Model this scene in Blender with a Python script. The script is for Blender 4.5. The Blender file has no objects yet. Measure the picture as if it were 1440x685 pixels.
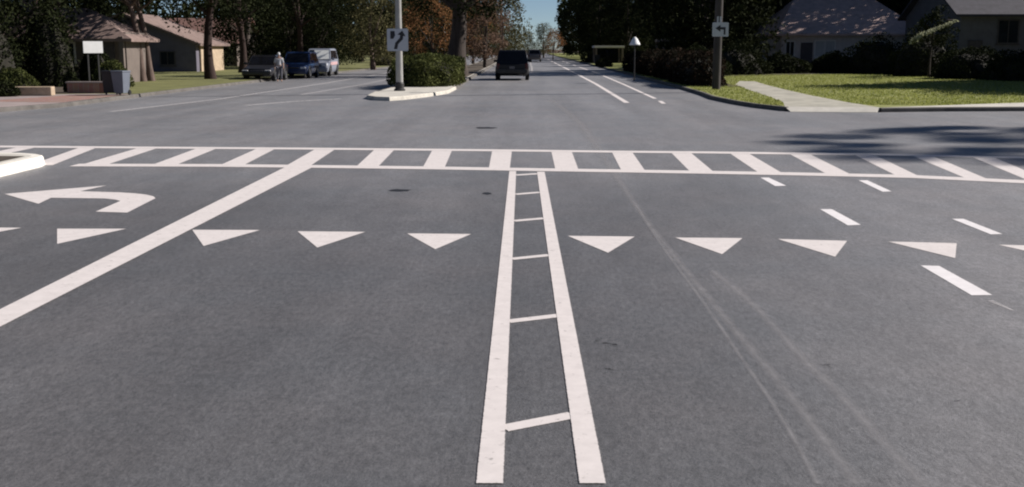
import bpy, bmesh, math, random
import numpy as np
from mathutils import Vector, Matrix
R = math.radians
SC = bpy.context.scene
COL = SC.collection
random.seed(7)

# ------------------------------------------------------------------ camera
F, H = 1545.0, 1.9
PITCH = math.atan((342.5 - 68.0) / F)
YAW = math.atan(18.0 * math.cos(PITCH) / F)
cam = bpy.data.cameras.new('camera')
cam.sensor_fit = 'HORIZONTAL'; cam.sensor_width = 36.0
cam.lens = F / 1440.0 * 36.0
cam.clip_start = 0.1; cam.clip_end = 3000
camo = bpy.data.objects.new('camera', cam); COL.objects.link(camo)
camo.location = (0, 0, H)
camo.rotation_euler = (R(90) - PITCH, 0, YAW)
SC.camera = camo
CR = camo.rotation_euler.to_matrix()

def G(u, v, z=0.0):
    """ground point (height z) seen at photo pixel u, v"""
    d = CR @ Vector(((u - 720) / F, -(v - 342.5) / F, -1))
    t = (z - H) / d.z
    return (d.x * t, d.y * t)

def at(u, Y):
    """world X of photo column u at road distance Y (near the horizon)"""
    return (u - 738.0) / F * Y

def zt(v, Y):
    return H + (68.0 - v) / F * Y

# ------------------------------------------------------------------ tagging
def tag(o, label=None, cat=None, group=None, kind=None):
    if label: o['label'] = label
    if cat: o['category'] = cat
    if group: o['group'] = group
    if kind: o['kind'] = kind
    return o

def thing(name, label, cat, loc=(0, 0, 0), rz=0.0, group=None):
    o = bpy.data.objects.new(name, None); COL.objects.link(o)
    o.empty_display_size = 0.2
    o.location = loc; o.rotation_euler = (0, 0, rz)
    return tag(o, label, cat, group)

def link(name, me, parent=None):
    o = bpy.data.objects.new(name, me); COL.objects.link(o)
    if parent: o.parent = parent
    return o

def copy_tree(o, parent=None, label=None, group=None):
    c = o.copy(); COL.objects.link(c)
    if parent: c.parent = parent
    if label: c['label'] = label
    if group: c['group'] = group
    for ch in list(o.children):
        copy_tree(ch, c)
    return c

# ------------------------------------------------------------------ materials
def _nt(name):
    m = bpy.data.materials.new(name); m.use_nodes = True
    nt = m.node_tree; b = nt.nodes['Principled BSDF']
    return m, nt, b

def node(nt, t, **kw):
    n = nt.nodes.new(t)
    for k, v in kw.items():
        if k in n.inputs: n.inputs[k].default_value = v
        else: setattr(n, k, v)
    return n

def mat(name, c, rough=0.7, var=0.25, scale=6.0, bump=0.1, bscale=None, metal=0.0, spec=0.4, c2=None, coord='Object', detail=5, stretch=None, coat=0.0):
    """procedural surface: two noise octaves vary the colour, a third gives relief"""
    m, nt, b = _nt(name)
    tc = node(nt, 'ShaderNodeTexCoord')
    src = tc.outputs[coord]
    if coord == 'World':
        pass
    if stretch:
        mp = node(nt, 'ShaderNodeMapping'); mp.inputs['Scale'].default_value = stretch
        nt.links.new(src, mp.inputs[0]); src = mp.outputs[0]
    n1 = node(nt, 'ShaderNodeTexNoise', Scale=scale, Detail=detail, Roughness=0.65)
    nt.links.new(src, n1.inputs['Vector'])
    ramp = node(nt, 'ShaderNodeValToRGB')
    a = [max(0, x * (1 - var)) for x in c]; d = c2 or [min(1, x * (1 + var)) for x in c]
    ramp.color_ramp.elements[0].position = 0.32; ramp.color_ramp.elements[1].position = 0.68
    ramp.color_ramp.elements[0].color = (*a[:3], 1); ramp.color_ramp.elements[1].color = (*d[:3], 1)
    nt.links.new(n1.outputs['Fac'], ramp.inputs[0])
    nt.links.new(ramp.outputs[0], b.inputs['Base Color'])
    b.inputs['Roughness'].default_value = rough; b.inputs['Metallic'].default_value = metal
    b.inputs['Specular IOR Level'].default_value = spec
    b.inputs['Coat Weight'].default_value = coat
    if bump:
        n2 = node(nt, 'ShaderNodeTexNoise', Scale=bscale or scale * 6, Detail=4)
        nt.links.new(src, n2.inputs['Vector'])
        bp = node(nt, 'ShaderNodeBump', Strength=bump, Distance=0.02)
        nt.links.new(n2.outputs['Fac'], bp.inputs['Height'])
        nt.links.new(bp.outputs[0], b.inputs['Normal'])
    return m

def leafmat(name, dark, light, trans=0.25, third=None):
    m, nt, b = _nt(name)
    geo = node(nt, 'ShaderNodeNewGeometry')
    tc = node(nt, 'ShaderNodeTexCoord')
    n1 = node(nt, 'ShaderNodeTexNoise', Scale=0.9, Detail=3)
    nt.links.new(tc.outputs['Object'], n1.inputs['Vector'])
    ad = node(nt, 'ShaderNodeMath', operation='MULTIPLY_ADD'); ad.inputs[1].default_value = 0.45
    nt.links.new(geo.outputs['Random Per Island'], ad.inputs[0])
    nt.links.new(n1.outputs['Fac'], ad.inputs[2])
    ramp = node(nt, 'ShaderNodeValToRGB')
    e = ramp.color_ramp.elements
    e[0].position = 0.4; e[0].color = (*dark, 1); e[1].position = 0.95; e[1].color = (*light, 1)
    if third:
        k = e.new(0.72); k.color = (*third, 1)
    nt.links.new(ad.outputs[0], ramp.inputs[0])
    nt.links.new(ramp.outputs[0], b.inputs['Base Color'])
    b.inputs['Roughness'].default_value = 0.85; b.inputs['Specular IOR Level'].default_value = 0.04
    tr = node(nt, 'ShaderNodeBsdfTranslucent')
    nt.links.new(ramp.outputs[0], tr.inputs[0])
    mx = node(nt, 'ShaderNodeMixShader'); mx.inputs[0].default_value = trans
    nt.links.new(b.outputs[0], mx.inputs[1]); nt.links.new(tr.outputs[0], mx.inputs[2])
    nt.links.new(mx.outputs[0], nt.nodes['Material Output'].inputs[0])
    return m

def asphalt_material():
    m, nt, b = _nt('asphalt')
    geo = node(nt, 'ShaderNodeNewGeometry'); P = geo.outputs['Position']
    def nz(scale, detail=4, rough=0.6, st=None):
        src = P
        if st:
            mp = node(nt, 'ShaderNodeMapping'); mp.inputs['Scale'].default_value = st
            nt.links.new(P, mp.inputs[0]); src = mp.outputs[0]
        n = node(nt, 'ShaderNodeTexNoise', Scale=scale, Detail=detail, Roughness=rough)
        nt.links.new(src, n.inputs['Vector']); return n.outputs['Fac']
    def remap(fac, lo, hi, a=0.25, c=0.75):
        r = node(nt, 'ShaderNodeMapRange'); r.inputs['From Min'].default_value = a; r.inputs['From Max'].default_value = c
        r.inputs['To Min'].default_value = lo; r.inputs['To Max'].default_value = hi
        nt.links.new(fac, r.inputs[0]); return r.outputs[0]
    def mul(a, c):
        k = node(nt, 'ShaderNodeMath', operation='MULTIPLY'); nt.links.new(a, k.inputs[0]); nt.links.new(c, k.inputs[1]); return k.outputs[0]
    big = remap(nz(0.16, 3), 0.88, 1.14)
    lane = remap(nz(0.8, 4, 0.55, (1.0, 0.05, 1)), 0.80, 1.18)       # long wheel-path bands
    mid = remap(nz(4.0, 5, 0.7, (1.0, 0.35, 1)), 0.84, 1.16)
    chip = remap(nz(26, 4, 0.75, (1.0, 0.4, 1)), 0.60, 1.40)
    grain = remap(nz(75, 3, 0.8, (1.0, 0.5, 1)), 0.55, 1.45)
    # painted sheen: road colour paler towards the junction and the outer lane, darker near
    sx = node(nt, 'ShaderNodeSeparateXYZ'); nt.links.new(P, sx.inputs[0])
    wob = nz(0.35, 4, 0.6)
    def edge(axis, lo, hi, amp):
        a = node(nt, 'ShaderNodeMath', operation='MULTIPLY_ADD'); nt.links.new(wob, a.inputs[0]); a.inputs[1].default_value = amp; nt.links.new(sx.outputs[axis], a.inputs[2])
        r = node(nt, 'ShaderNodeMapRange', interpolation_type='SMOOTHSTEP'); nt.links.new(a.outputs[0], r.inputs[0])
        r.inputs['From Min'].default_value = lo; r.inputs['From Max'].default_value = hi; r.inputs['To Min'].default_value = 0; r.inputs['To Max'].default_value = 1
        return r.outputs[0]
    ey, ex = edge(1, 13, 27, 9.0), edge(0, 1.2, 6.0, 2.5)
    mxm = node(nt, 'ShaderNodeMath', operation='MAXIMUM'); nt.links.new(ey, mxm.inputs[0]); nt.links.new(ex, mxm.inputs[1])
    sheen = remap(mxm.outputs[0], 0.77, 1.40, 0.0, 1.0)
    v = mul(mul(mul(big, lane), mul(mid, grain)), mul(chip, sheen))
    hue = node(nt, 'ShaderNodeValToRGB')
    hue.color_ramp.elements[0].position = 0.35; hue.color_ramp.elements[1].position = 0.65
    hue.color_ramp.elements[0].color = (0.130, 0.130, 0.134, 1); hue.color_ramp.elements[1].color = (0.146, 0.140, 0.141, 1)
    nt.links.new(nz(0.5, 3), hue.inputs[0])
    vm = node(nt, 'ShaderNodeVectorMath', operation='SCALE')
    nt.links.new(hue.outputs[0], vm.inputs[0]); nt.links.new(v, vm.inputs['Scale'])
    nt.links.new(vm.outputs[0], b.inputs['Base Color'])
    b.inputs['Roughness'].default_value = 0.55; b.inputs['Specular IOR Level'].default_value = 0.5
    bp = node(nt, 'ShaderNodeBump', Strength=0.6, Distance=0.008)
    nt.links.new(nz(60, 5, 0.75), bp.inputs['Height']); nt.links.new(bp.outputs[0], b.inputs['Normal'])
    return m

def overlay_material(name, c, density, scale, st=(1, 1, 1), lo=0.35, hi=0.7, rough=0.8, core=False, ragged=False):
    """thin worn layer on the road (paint, sealant, stain): noise eats holes into it"""
    m, nt, b = _nt(name)
    geo = node(nt, 'ShaderNodeNewGeometry')
    mp = node(nt, 'ShaderNodeMapping'); mp.inputs['Scale'].default_value = st
    nt.links.new(geo.outputs['Position'], mp.inputs[0])
    n = node(nt, 'ShaderNodeTexNoise', Scale=scale, Detail=6, Roughness=0.7)
    nt.links.new(mp.outputs[0], n.inputs['Vector'])
    r = node(nt, 'ShaderNodeMapRange')
    r.inputs['From Min'].default_value = lo; r.inputs['From Max'].default_value = hi
    r.inputs['To Min'].default_value = density; r.inputs['To Max'].default_value = 0.0
    nt.links.new(n.outputs['Fac'], r.inputs[0])
    n2 = node(nt, 'ShaderNodeTexNoise', Scale=7, Detail=5, Roughness=0.7)
    nt.links.new(geo.outputs['Position'], n2.inputs['Vector'])
    ramp = node(nt, 'ShaderNodeValToRGB')
    ramp.color_ramp.elements[0].position = 0.3; ramp.color_ramp.elements[1].position = 0.65
    ramp.color_ramp.elements[0].color = (*[x * 0.87 for x in c], 1); ramp.color_ramp.elements[1].color = (*c, 1)
    nt.links.new(n2.outputs['Fac'], ramp.inputs[0]); nt.links.new(ramp.outputs[0], b.inputs['Base Color'])
    b.inputs['Roughness'].default_value = rough; b.inputs['Specular IOR Level'].default_value = 0.3
    fac = r.outputs[0]
    if core:
        at_ = node(nt, 'ShaderNodeAttribute', attribute_name='core')
        k = node(nt, 'ShaderNodeMath', operation='MULTIPLY'); nt.links.new(fac, k.inputs[0]); nt.links.new(at_.outputs['Fac'], k.inputs[1]); fac = k.outputs[0]
    if ragged:
        at_ = node(nt, 'ShaderNodeAttribute', attribute_name='inner')
        n3 = node(nt, 'ShaderNodeTexNoise', Scale=60, Detail=5, Roughness=0.7); nt.links.new(geo.outputs['Position'], n3.inputs['Vector'])
        a_ = node(nt, 'ShaderNodeMath', operation='MULTIPLY_ADD'); nt.links.new(n3.outputs['Fac'], a_.inputs[0]); a_.inputs[1].default_value = 1.6; nt.links.new(at_.outputs['Fac'], a_.inputs[2])
        r3 = node(nt, 'ShaderNodeMapRange'); nt.links.new(a_.outputs[0], r3.inputs[0]); r3.inputs['From Min'].default_value = 0.85; r3.inputs['From Max'].default_value = 1.2
        k = node(nt, 'ShaderNodeMath', operation='MULTIPLY'); nt.links.new(fac, k.inputs[0]); nt.links.new(r3.outputs[0], k.inputs[1]); fac = k.outputs[0]
    tr = node(nt, 'ShaderNodeBsdfTransparent'); mx = node(nt, 'ShaderNodeMixShader')
    nt.links.new(fac, mx.inputs[0]); nt.links.new(tr.outputs[0], mx.inputs[1]); nt.links.new(b.outputs[0], mx.inputs[2])
    nt.links.new(mx.outputs[0], nt.nodes['Material Output'].inputs[0])
    return m

def brick_material(name, c1, c2, mortar, w=0.2, h=0.1, coord='Object'):
    m, nt, b = _nt(name)
    tc = node(nt, 'ShaderNodeTexCoord')
    bt = node(nt, 'ShaderNodeTexBrick', Scale=1.0)
    bt.inputs['Color1'].default_value = (*c1, 1); bt.inputs['Color2'].default_value = (*c2, 1); bt.inputs['Mortar'].default_value = (*mortar, 1)
    bt.inputs['Brick Width'].default_value = w; bt.inputs['Row Height'].default_value = h; bt.inputs['Mortar Size'].default_value = 0.012
    nt.links.new(tc.outputs[coord], bt.inputs['Vector'])
    n = node(nt, 'ShaderNodeTexNoise', Scale=3, Detail=5); nt.links.new(tc.outputs[coord], n.inputs['Vector'])
    mx = node(nt, 'ShaderNodeMix', data_type='RGBA', blend_type='MULTIPLY'); mx.inputs[0].default_value = 0.5
    nt.links.new(bt.outputs['Color'], mx.inputs[6]); nt.links.new(n.outputs['Color'], mx.inputs[7])
    nt.links.new(mx.outputs[2], b.inputs['Base Color'])
    b.inputs['Roughness'].default_value = 0.85
    return m

def glass(name, c=(0.02, 0.024, 0.03), rough=0.06, spec=0.6):
    m = mat(name, c, rough=rough, var=0.3, scale=1.5, bump=0.0, spec=spec)
    return m

M = dict(
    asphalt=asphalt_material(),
    paint=overlay_material('road_paint', (0.68, 0.625, 0.60), 1.0, 16, lo=0.60, hi=0.80, ragged=True),
    paint_new=overlay_material('fresh_road_paint', (0.76, 0.725, 0.72), 1.0, 16, lo=0.66, hi=0.85, ragged=True),
    paint_old=overlay_material('worn_road_paint', (0.60, 0.57, 0.56), 0.85, 9, lo=0.4, hi=0.75, ragged=True),
    paint_faint=overlay_material('faint_road_paint', (0.6, 0.57, 0.56), 0.6, 9, lo=0.4, hi=0.75),
    seam=overlay_material('pale_wheel_scuff', (0.33, 0.32, 0.325), 0.60, 9.0, (1, 0.5, 1), 0.34, 0.80, core=True),
    tar=overlay_material('tar_patch', (0.022, 0.021, 0.022), 0.85, 14, lo=0.5, hi=0.75, rough=0.5),
    spots=overlay_material('oil_spots', (0.03, 0.029, 0.03), 0.7, 11, lo=0.36, hi=0.46, rough=0.6),
    concrete=mat('concrete', (0.52, 0.49, 0.43), 0.9, 0.16, 1.6, 0.2, 30),
    kerbc=mat('kerb_concrete', (0.50, 0.465, 0.40), 0.9, 0.2, 2.5, 0.2, 30),
    kerbw=mat('white_kerb', (0.74, 0.70, 0.62), 0.85, 0.12, 3.0, 0.2, 30),
    kerbd=mat('shaded_kerb', (0.11, 0.10, 0.09), 0.9, 0.3, 2.0, 0.2, 30),  # kerb concrete with its shade put into the dark colour
    oldwalk=mat('old_pavement', (0.36, 0.34, 0.28), 0.9, 0.28, 1.3, 0.2, 20),
    pinkwalk=mat('pinkish_pavement', (0.30, 0.245, 0.23), 0.9, 0.2, 0.8, 0.15, 20),
    bricks=brick_material('brick_paving', (0.34, 0.15, 0.115), (0.42, 0.23, 0.18), (0.36, 0.30, 0.27)),
    tanstone=mat('tan_stone', (0.43, 0.33, 0.23), 0.9, 0.22, 4.0, 0.3, 20),
    grass=mat('lawn_grass', (0.170, 0.185, 0.045), 0.9, 0.0, 0.45, 0.25, 30, c2=(0.245, 0.25, 0.070), detail=9),
    blade=leafmat('grass_blades', (0.17, 0.20, 0.045), (0.32, 0.33, 0.10), 0.45),
    drygrass=mat('dry_grass', (0.145, 0.145, 0.05), 0.9, 0.3, 0.6, 0.5, 40, detail=9),
    soil=mat('soil', (0.075, 0.058, 0.042), 0.95, 0.35, 1.2, 0.5, 12),
    bark=mat('bark', (0.050, 0.038, 0.031), 0.95, 0.4, 5.0, 0.8, 16, stretch=(1, 1, 0.2)),
    barkpale=mat('pale_bark', (0.12, 0.085, 0.07), 0.95, 0.35, 4.0, 0.7, 14, stretch=(1, 1, 0.25)),
    barkred=mat('reddish_bark', (0.038, 0.022, 0.018), 0.95, 0.4, 5.0, 0.8, 16, stretch=(1, 1, 0.2)),
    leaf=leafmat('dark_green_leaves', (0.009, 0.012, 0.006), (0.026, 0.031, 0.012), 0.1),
    leafolive=leafmat('olive_leaves', (0.035, 0.038, 0.017), (0.15, 0.135, 0.065), 0.25),
    leafrust=leafmat('autumn_leaves', (0.05, 0.032, 0.018), (0.42, 0.20, 0.095), 0.35, (0.15, 0.085, 0.035)),
    leafbrown=leafmat('brown_leaves', (0.05, 0.035, 0.027), (0.26, 0.17, 0.12), 0.3),
    leafhedge=leafmat('hedge_leaves', (0.014, 0.021, 0.008), (0.11, 0.12, 0.040), 0.2),
    leafred=leafmat('reddish_hedge_leaves', (0.013, 0.008, 0.007), (0.036, 0.020, 0.014), 0.12, (0.016, 0.016, 0.009)),
    leafpale=leafmat('pale_leaves', (0.24, 0.25, 0.15), (0.48, 0.48, 0.33), 0.3),
    twig=mat('twigs', (0.020, 0.018, 0.012), 0.95, 0.4, 6.0, 0.5),
    shingle_pink=mat('pinkish_shingle', (0.21, 0.15, 0.13), 0.9, 0.28, 2.2, 0.5, 12),
    shingle_grey=mat('grey_shingle', (0.125, 0.108, 0.112), 0.9, 0.25, 2.2, 0.5, 12),
    shingle_mauve=mat('mauve_shingle', (0.44, 0.32, 0.285), 0.9, 0.2, 2.2, 0.5, 12),
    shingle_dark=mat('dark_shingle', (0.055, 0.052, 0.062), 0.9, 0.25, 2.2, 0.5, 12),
    shingle_red=mat('reddish_shingle', (0.19, 0.105, 0.085), 0.9, 0.25, 2.2, 0.5, 12),
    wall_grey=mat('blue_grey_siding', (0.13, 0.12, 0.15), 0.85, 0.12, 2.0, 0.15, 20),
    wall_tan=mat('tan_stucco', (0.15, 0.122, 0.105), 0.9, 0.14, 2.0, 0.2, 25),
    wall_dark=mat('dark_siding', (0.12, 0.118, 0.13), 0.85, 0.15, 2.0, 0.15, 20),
    wall_cream=mat('cream_stucco', (0.50, 0.44, 0.40), 0.9, 0.12, 2.0, 0.2, 25),
    wall_white=mat('white_siding', (0.62, 0.60, 0.57), 0.8, 0.1, 2.0, 0.1, 20),
    trim=mat('white_trim', (0.60, 0.57, 0.53), 0.7, 0.1, 4.0, 0.05),
    trimdark=mat('dark_trim', (0.07, 0.06, 0.06), 0.7, 0.2, 4.0, 0.05),
    glass=glass('window_glass'),
    curtain=mat('pale_curtain', (0.42, 0.41, 0.39), 0.9, 0.15, 9.0, 0.2, stretch=(1, 1, 0.1)),
    pole=mat('galvanised_pole', (0.34, 0.33, 0.31), 0.55, 0.12, 4.0, 0.1, 20, spec=0.5),
    poledark=mat('dark_metal', (0.035, 0.033, 0.032), 0.6, 0.25, 5.0, 0.1),
    wood=mat('creosoted_wood', (0.055, 0.048, 0.045), 0.95, 0.35, 5.0, 0.6, 14, stretch=(1, 1, 0.12)),
    signw=mat('sign_white', (0.42, 0.44, 0.48), 0.45, 0.05, 3.0, 0.0),
    signk=mat('sign_black', (0.015, 0.015, 0.02), 0.5, 0.1, 3.0, 0.0),
    board=mat('pale_board', (0.80, 0.79, 0.77), 0.6, 0.06, 3.0, 0.05),
    car_black=mat('black_car_paint', (0.007, 0.007, 0.010), 0.35, 0.15, 1.0, 0.0, spec=0.25, coat=0.12),
    car_blue=mat('blue_car_paint', (0.014, 0.030, 0.085), 0.25, 0.12, 1.0, 0.0, coat=0.5),
    car_dark=mat('charcoal_car_paint', (0.020, 0.019, 0.021), 0.3, 0.15, 1.0, 0.0, coat=0.4),
    car_navy=mat('navy_van_paint', (0.016, 0.018, 0.034), 0.3, 0.15, 1.0, 0.0, coat=0.4),
    car_silver=mat('silver_car_paint', (0.26, 0.28, 0.33), 0.35, 0.1, 1.0, 0.0, coat=0.3),
    car_grey=mat('grey_car_paint', (0.11, 0.10, 0.10), 0.3, 0.15, 1.0, 0.0, coat=0.4),
    tyre=mat('tyre_rubber', (0.014, 0.014, 0.014), 0.9, 0.3, 8.0, 0.3),
    rim=mat('wheel_metal', (0.30, 0.30, 0.31), 0.35, 0.15, 6.0, 0.0, metal=0.8),
    carglass=glass('car_glass', (0.008, 0.008, 0.010), 0.08, 0.3),
    tail=mat('red_lens', (0.07, 0.008, 0.008), 0.25, 0.1, 6.0, 0.0),
    headl=mat('clear_lens', (0.72, 0.72, 0.72), 0.2, 0.08, 6.0, 0.0),
    skyglare=mat('pale_glare', (0.82, 0.82, 0.78), 0.5, 0.1, 6.0, 0.1),  # off-white colour for painted sky glare
    pink=mat('pinkish_glint', (0.52, 0.34, 0.34), 0.5, 0.1, 5.0, 0.0),  # pink tone of a painted sunlit edge
    bin_grey=mat('blue_grey_plastic', (0.13, 0.145, 0.175), 0.5, 0.12, 3.0, 0.05),
    bin_dark=mat('dark_plastic', (0.020, 0.021, 0.024), 0.5, 0.2, 3.0, 0.05),
    skin=mat('skin', (0.36, 0.22, 0.16), 0.6, 0.1, 6.0, 0.0),
    hair=mat('dark_hair', (0.03, 0.022, 0.018), 0.7, 0.3, 20.0, 0.2),
    hat=mat('pale_cap', (0.62, 0.62, 0.62), 0.8, 0.1, 6.0, 0.1),
    cloth_pale=mat('pale_grey_cloth', (0.46, 0.46, 0.48), 0.9, 0.15, 8.0, 0.2),
    cloth_grey=mat('grey_trousers', (0.10, 0.10, 0.12), 0.9, 0.2, 8.0, 0.2),
    cloth_blue=mat('light_blue_cloth', (0.44, 0.50, 0.60), 0.9, 0.15, 8.0, 0.2),
    rock=mat('pale_rock', (0.50, 0.48, 0.44), 0.9, 0.25, 5.0, 0.5, 12),
)

# ------------------------------------------------------------------ mesh builder
class MB:
    def __init__(s): s.v = []; s.f = []
    def add(s, vs, fs):
        n = len(s.v); s.v += [tuple(p) for p in vs]; s.f += [tuple(i + n for i in f) for f in fs]; return s
    def box(s, c, d, rz=0.0, bev=0.0):
        cx, cy, cz = c; hx, hy, hz = d[0] / 2, d[1] / 2, d[2] / 2
        if bev <= 0:
            p = [(x, y, z) for z in (-hz, hz) for y in (-hy, hy) for x in (-hx, hx)]
            fs = [(0, 2, 3, 1), (4, 5, 7, 6), (0, 1, 5, 4), (2, 6, 7, 3), (0, 4, 6, 2), (1, 3, 7, 5)]
        else:
            bm = bmesh.new(); bmesh.ops.create_cube(bm, size=1.0)
            for q in bm.verts: q.co = Vector((q.co.x * d[0], q.co.y * d[1], q.co.z * d[2]))
            bmesh.ops.bevel(bm, geom=bm.edges[:], offset=bev, segments=2, affect='EDGES', profile=0.6)
            bm.verts.index_update()
            p = [tuple(q.co) for q in bm.verts]; fs = [tuple(q.index for q in f.verts) for f in bm.faces]; bm.free()
        ca, sa = math.cos(rz), math.sin(rz)
        return s.add([(cx + x * ca - y * sa, cy + x * sa + y * ca, cz + z) for x, y, z in p], fs)
    def loft(s, rings, cap=True):
        n = len(rings[0]); vs = [p for r in rings for p in r]; fs = []
        for i in range(len(rings) - 1):
            for j in range(n):
                k = (j + 1) % n
                fs.append((i * n + j, i * n + k, (i + 1) * n + k, (i + 1) * n + j))
        if cap:
            fs.append(tuple(range(n))[::-1]); fs.append(tuple((len(rings) - 1) * n + j for j in range(n)))
        return s.add(vs, fs)
    def tube(s, pts, rad, n=10, cap=True):
        pts = [Vector(p) for p in pts]
        if not isinstance(rad, (list, tuple)): rad = [rad] * len(pts)
        rings = []; ref = None
        for i, p in enumerate(pts):
            t = (pts[min(i + 1, len(pts) - 1)] - pts[max(i - 1, 0)]).normalized()
            if ref is None:
                ref = Vector((1, 0, 0)) if abs(t.x) < 0.9 else Vector((0, 1, 0))
            a = t.cross(ref).normalized(); b = t.cross(a).normalized(); ref = -b.cross(t).normalized() if False else ref
            rings.append([p + (a * math.cos(2 * math.pi * k / n) + b * math.sin(2 * math.pi * k / n)) * rad[i] for k in range(n)])
        return s.loft(rings, cap)
    def lathe(s, prof, n=16, c=(0, 0, 0), axis='z'):
        rings = []
        for r, h in prof:
            ring = []
            for k in range(n):
                a = 2 * math.pi * k / n; x, y = r * math.cos(a), r * math.sin(a)
                ring.append((c[0] + x, c[1] + y, c[2] + h) if axis == 'z' else (c[0] + h, c[1] + x, c[2] + y))
            rings.append(ring)
        return s.loft(rings)
    def quad(s, a, b, c, d): return s.add([a, b, c, d], [(0, 1, 2, 3)])
    def build(s, name, m, parent=None, smooth=False, recalc=True):
        me = bpy.data.meshes.new(name); me.from_pydata(s.v, [], s.f)
        bm = bmesh.new(); bm.from_mesh(me)
        if recalc: bmesh.ops.recalc_face_normals(bm, faces=bm.faces)
        bmesh.ops.triangulate(bm, faces=[f for f in bm.faces if len(f.verts) > 4])
        bm.to_mesh(me); bm.free()
        if smooth:
            me.shade_smooth()
            me.set_sharp_from_angle(angle=R(40))
        me.materials.append(M[m] if isinstance(m, str) else m)
        return link(name, me, parent)

def fringe(o, wd=0.009):
    """narrow border ring on a painted marking; vertex value 'inner' is 0 on its rim"""
    bm = bmesh.new(); bm.from_mesh(o.data)
    bmesh.ops.inset_region(bm, faces=bm.faces[:], thickness=wd, use_even_offset=True, use_boundary=True)
    bm.to_mesh(o.data); flags = [0.0 if v.is_boundary else 1.0 for v in bm.verts]; bm.free()
    a = o.data.attributes.new('inner', 'FLOAT', 'POINT'); a.data.foreach_set('value', flags)
    return o

def sheet(name, pts, z, m, parent=None):
    """flat polygon, normal up"""
    a = sum(pts[i][0] * pts[(i + 1) % len(pts)][1] - pts[(i + 1) % len(pts)][0] * pts[i][1] for i in range(len(pts)))
    if a < 0: pts = pts[::-1]
    b = MB(); b.add([(p[0], p[1], z) for p in pts], [tuple(range(len(pts)))])
    o = b.build(name, m, parent, recalc=False)
    return fringe(o) if m.startswith('paint') and m != 'paint_faint' else o

def strip(name, centre, w, z, m, parent=None):
    """ribbon of width w (number or list) along ground points"""
    n = len(centre); b = MB(); L = []; Rr = []
    for i, p in enumerate(centre):
        q0 = centre[max(i - 1, 0)]; q1 = centre[min(i + 1, n - 1)]
        dx, dy = q1[0] - q0[0], q1[1] - q0[1]; l = math.hypot(dx, dy) or 1
        ww = (w[i] if isinstance(w, (list, tuple)) else w) / 2
        nx, ny = -dy / l * ww, dx / l * ww
        L.append((p[0] + nx, p[1] + ny, z)); Rr.append((p[0] - nx, p[1] - ny, z))
    if m == 'seam':
        C = [(p[0], p[1], z) for p in centre]
        b.add(Rr + C + L, [(i, i + 1, n + i + 1, n + i) for i in range(n - 1)] + [(n + i, n + i + 1, 2 * n + i + 1, 2 * n + i) for i in range(n - 1)])
        o = b.build(name, m, parent, recalc=False)
        at_ = o.data.attributes.new('core', 'FLOAT', 'POINT')
        for i in range(3 * n): at_.data[i].value = 1.0 if n <= i < 2 * n else 0.0
        return o
    vs = Rr + L
    b.add(vs, [(i, i + 1, n + i + 1, n + i) for i in range(n - 1)])
    o = b.build(name, m, parent, recalc=False)
    return fringe(o) if m.startswith('paint') and m != 'paint_faint' else o

# ------------------------------------------------------------------ light and sky
SUN_AZ, SUN_EL = 73.0, 35.0        # degrees right of the road direction, above the horizon
w = bpy.data.worlds.new('World'); SC.world = w; w.use_nodes = True
nt = w.node_tree; bg = nt.nodes['Background']
sky = nt.nodes.new('ShaderNodeTexSky'); sky.sky_type = 'NISHITA'; sky.sun_disc = False
sky.sun_elevation = R(SUN_EL); sky.sun_rotation = R(SUN_AZ)
sky.air_density = 0.5; sky.dust_density = 0.0; sky.ozone_density = 2.0
nt.links.new(sky.outputs[0], bg.inputs[0]); bg.inputs[1].default_value = 0.05
sl = bpy.data.lights.new('sun', 'SUN'); sl.energy = 5.0; sl.angle = R(0.5); sl.color = (1.0, 0.945, 0.90)
so = bpy.data.objects.new('sun', sl); COL.objects.link(so)
sd = Vector((math.sin(R(SUN_AZ)) * math.cos(R(SUN_EL)), math.cos(R(SUN_AZ)) * math.cos(R(SUN_EL)), math.sin(R(SUN_EL))))
so.rotation_euler = sd.to_track_quat('Z', 'Y').to_euler(); so.location = sd * 60
SC.view_settings.view_transform = 'Standard'; SC.view_settings.look = 'None'
SC.view_settings.gamma = 1.0; SC.view_settings.use_curve_mapping = False
SC.view_settings.exposure = 0.45
SC.cycles.pixel_filter_type = 'BLACKMAN_HARRIS'; SC.cycles.filter_width = 2.1

# ------------------------------------------------------------------ ground and road
def st(o): o['kind'] = 'structure'; return o
st(sheet('ground', [(-900, -200), (900, -200), (900, 1500), (-900, 1500)], -0.05, 'soil'))
# the road is a fine enough sheet of its own
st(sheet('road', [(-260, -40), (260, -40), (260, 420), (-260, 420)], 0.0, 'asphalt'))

def kerb(name, pts, m, w=0.16, h=0.13, batter=0.02):
    """raised kerb along ground points, the block lies to the left of the walking direction"""
    n = len(pts); rings = []
    for i, p in enumerate(pts):
        q0 = pts[max(i - 1, 0)]; q1 = pts[min(i + 1, n - 1)]
        dx, dy = q1[0] - q0[0], q1[1] - q0[1]; l = math.hypot(dx, dy) or 1
        nx, ny = -dy / l, dx / l
        prof = [(0, -0.02), (batter, h - 0.03), (batter + 0.025, h), (w, h + 0.001), (w, -0.02)]
        rings.append([(p[0] + nx * a, p[1] + ny * a, z) for a, z in prof])
    return st(MB().loft(rings).build(name, m, smooth=False))

def inset(pts, a):
    n = len(pts); out = []
    for i, p in enumerate(pts):
        q0 = pts[max(i - 1, 0)]; q1 = pts[min(i + 1, n - 1)]
        dx, dy = q1[0] - q0[0], q1[1] - q0[1]; l = math.hypot(dx, dy) or 1
        out.append((p[0] - dy / l * a, p[1] + dx / l * a))
    return out

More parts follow.
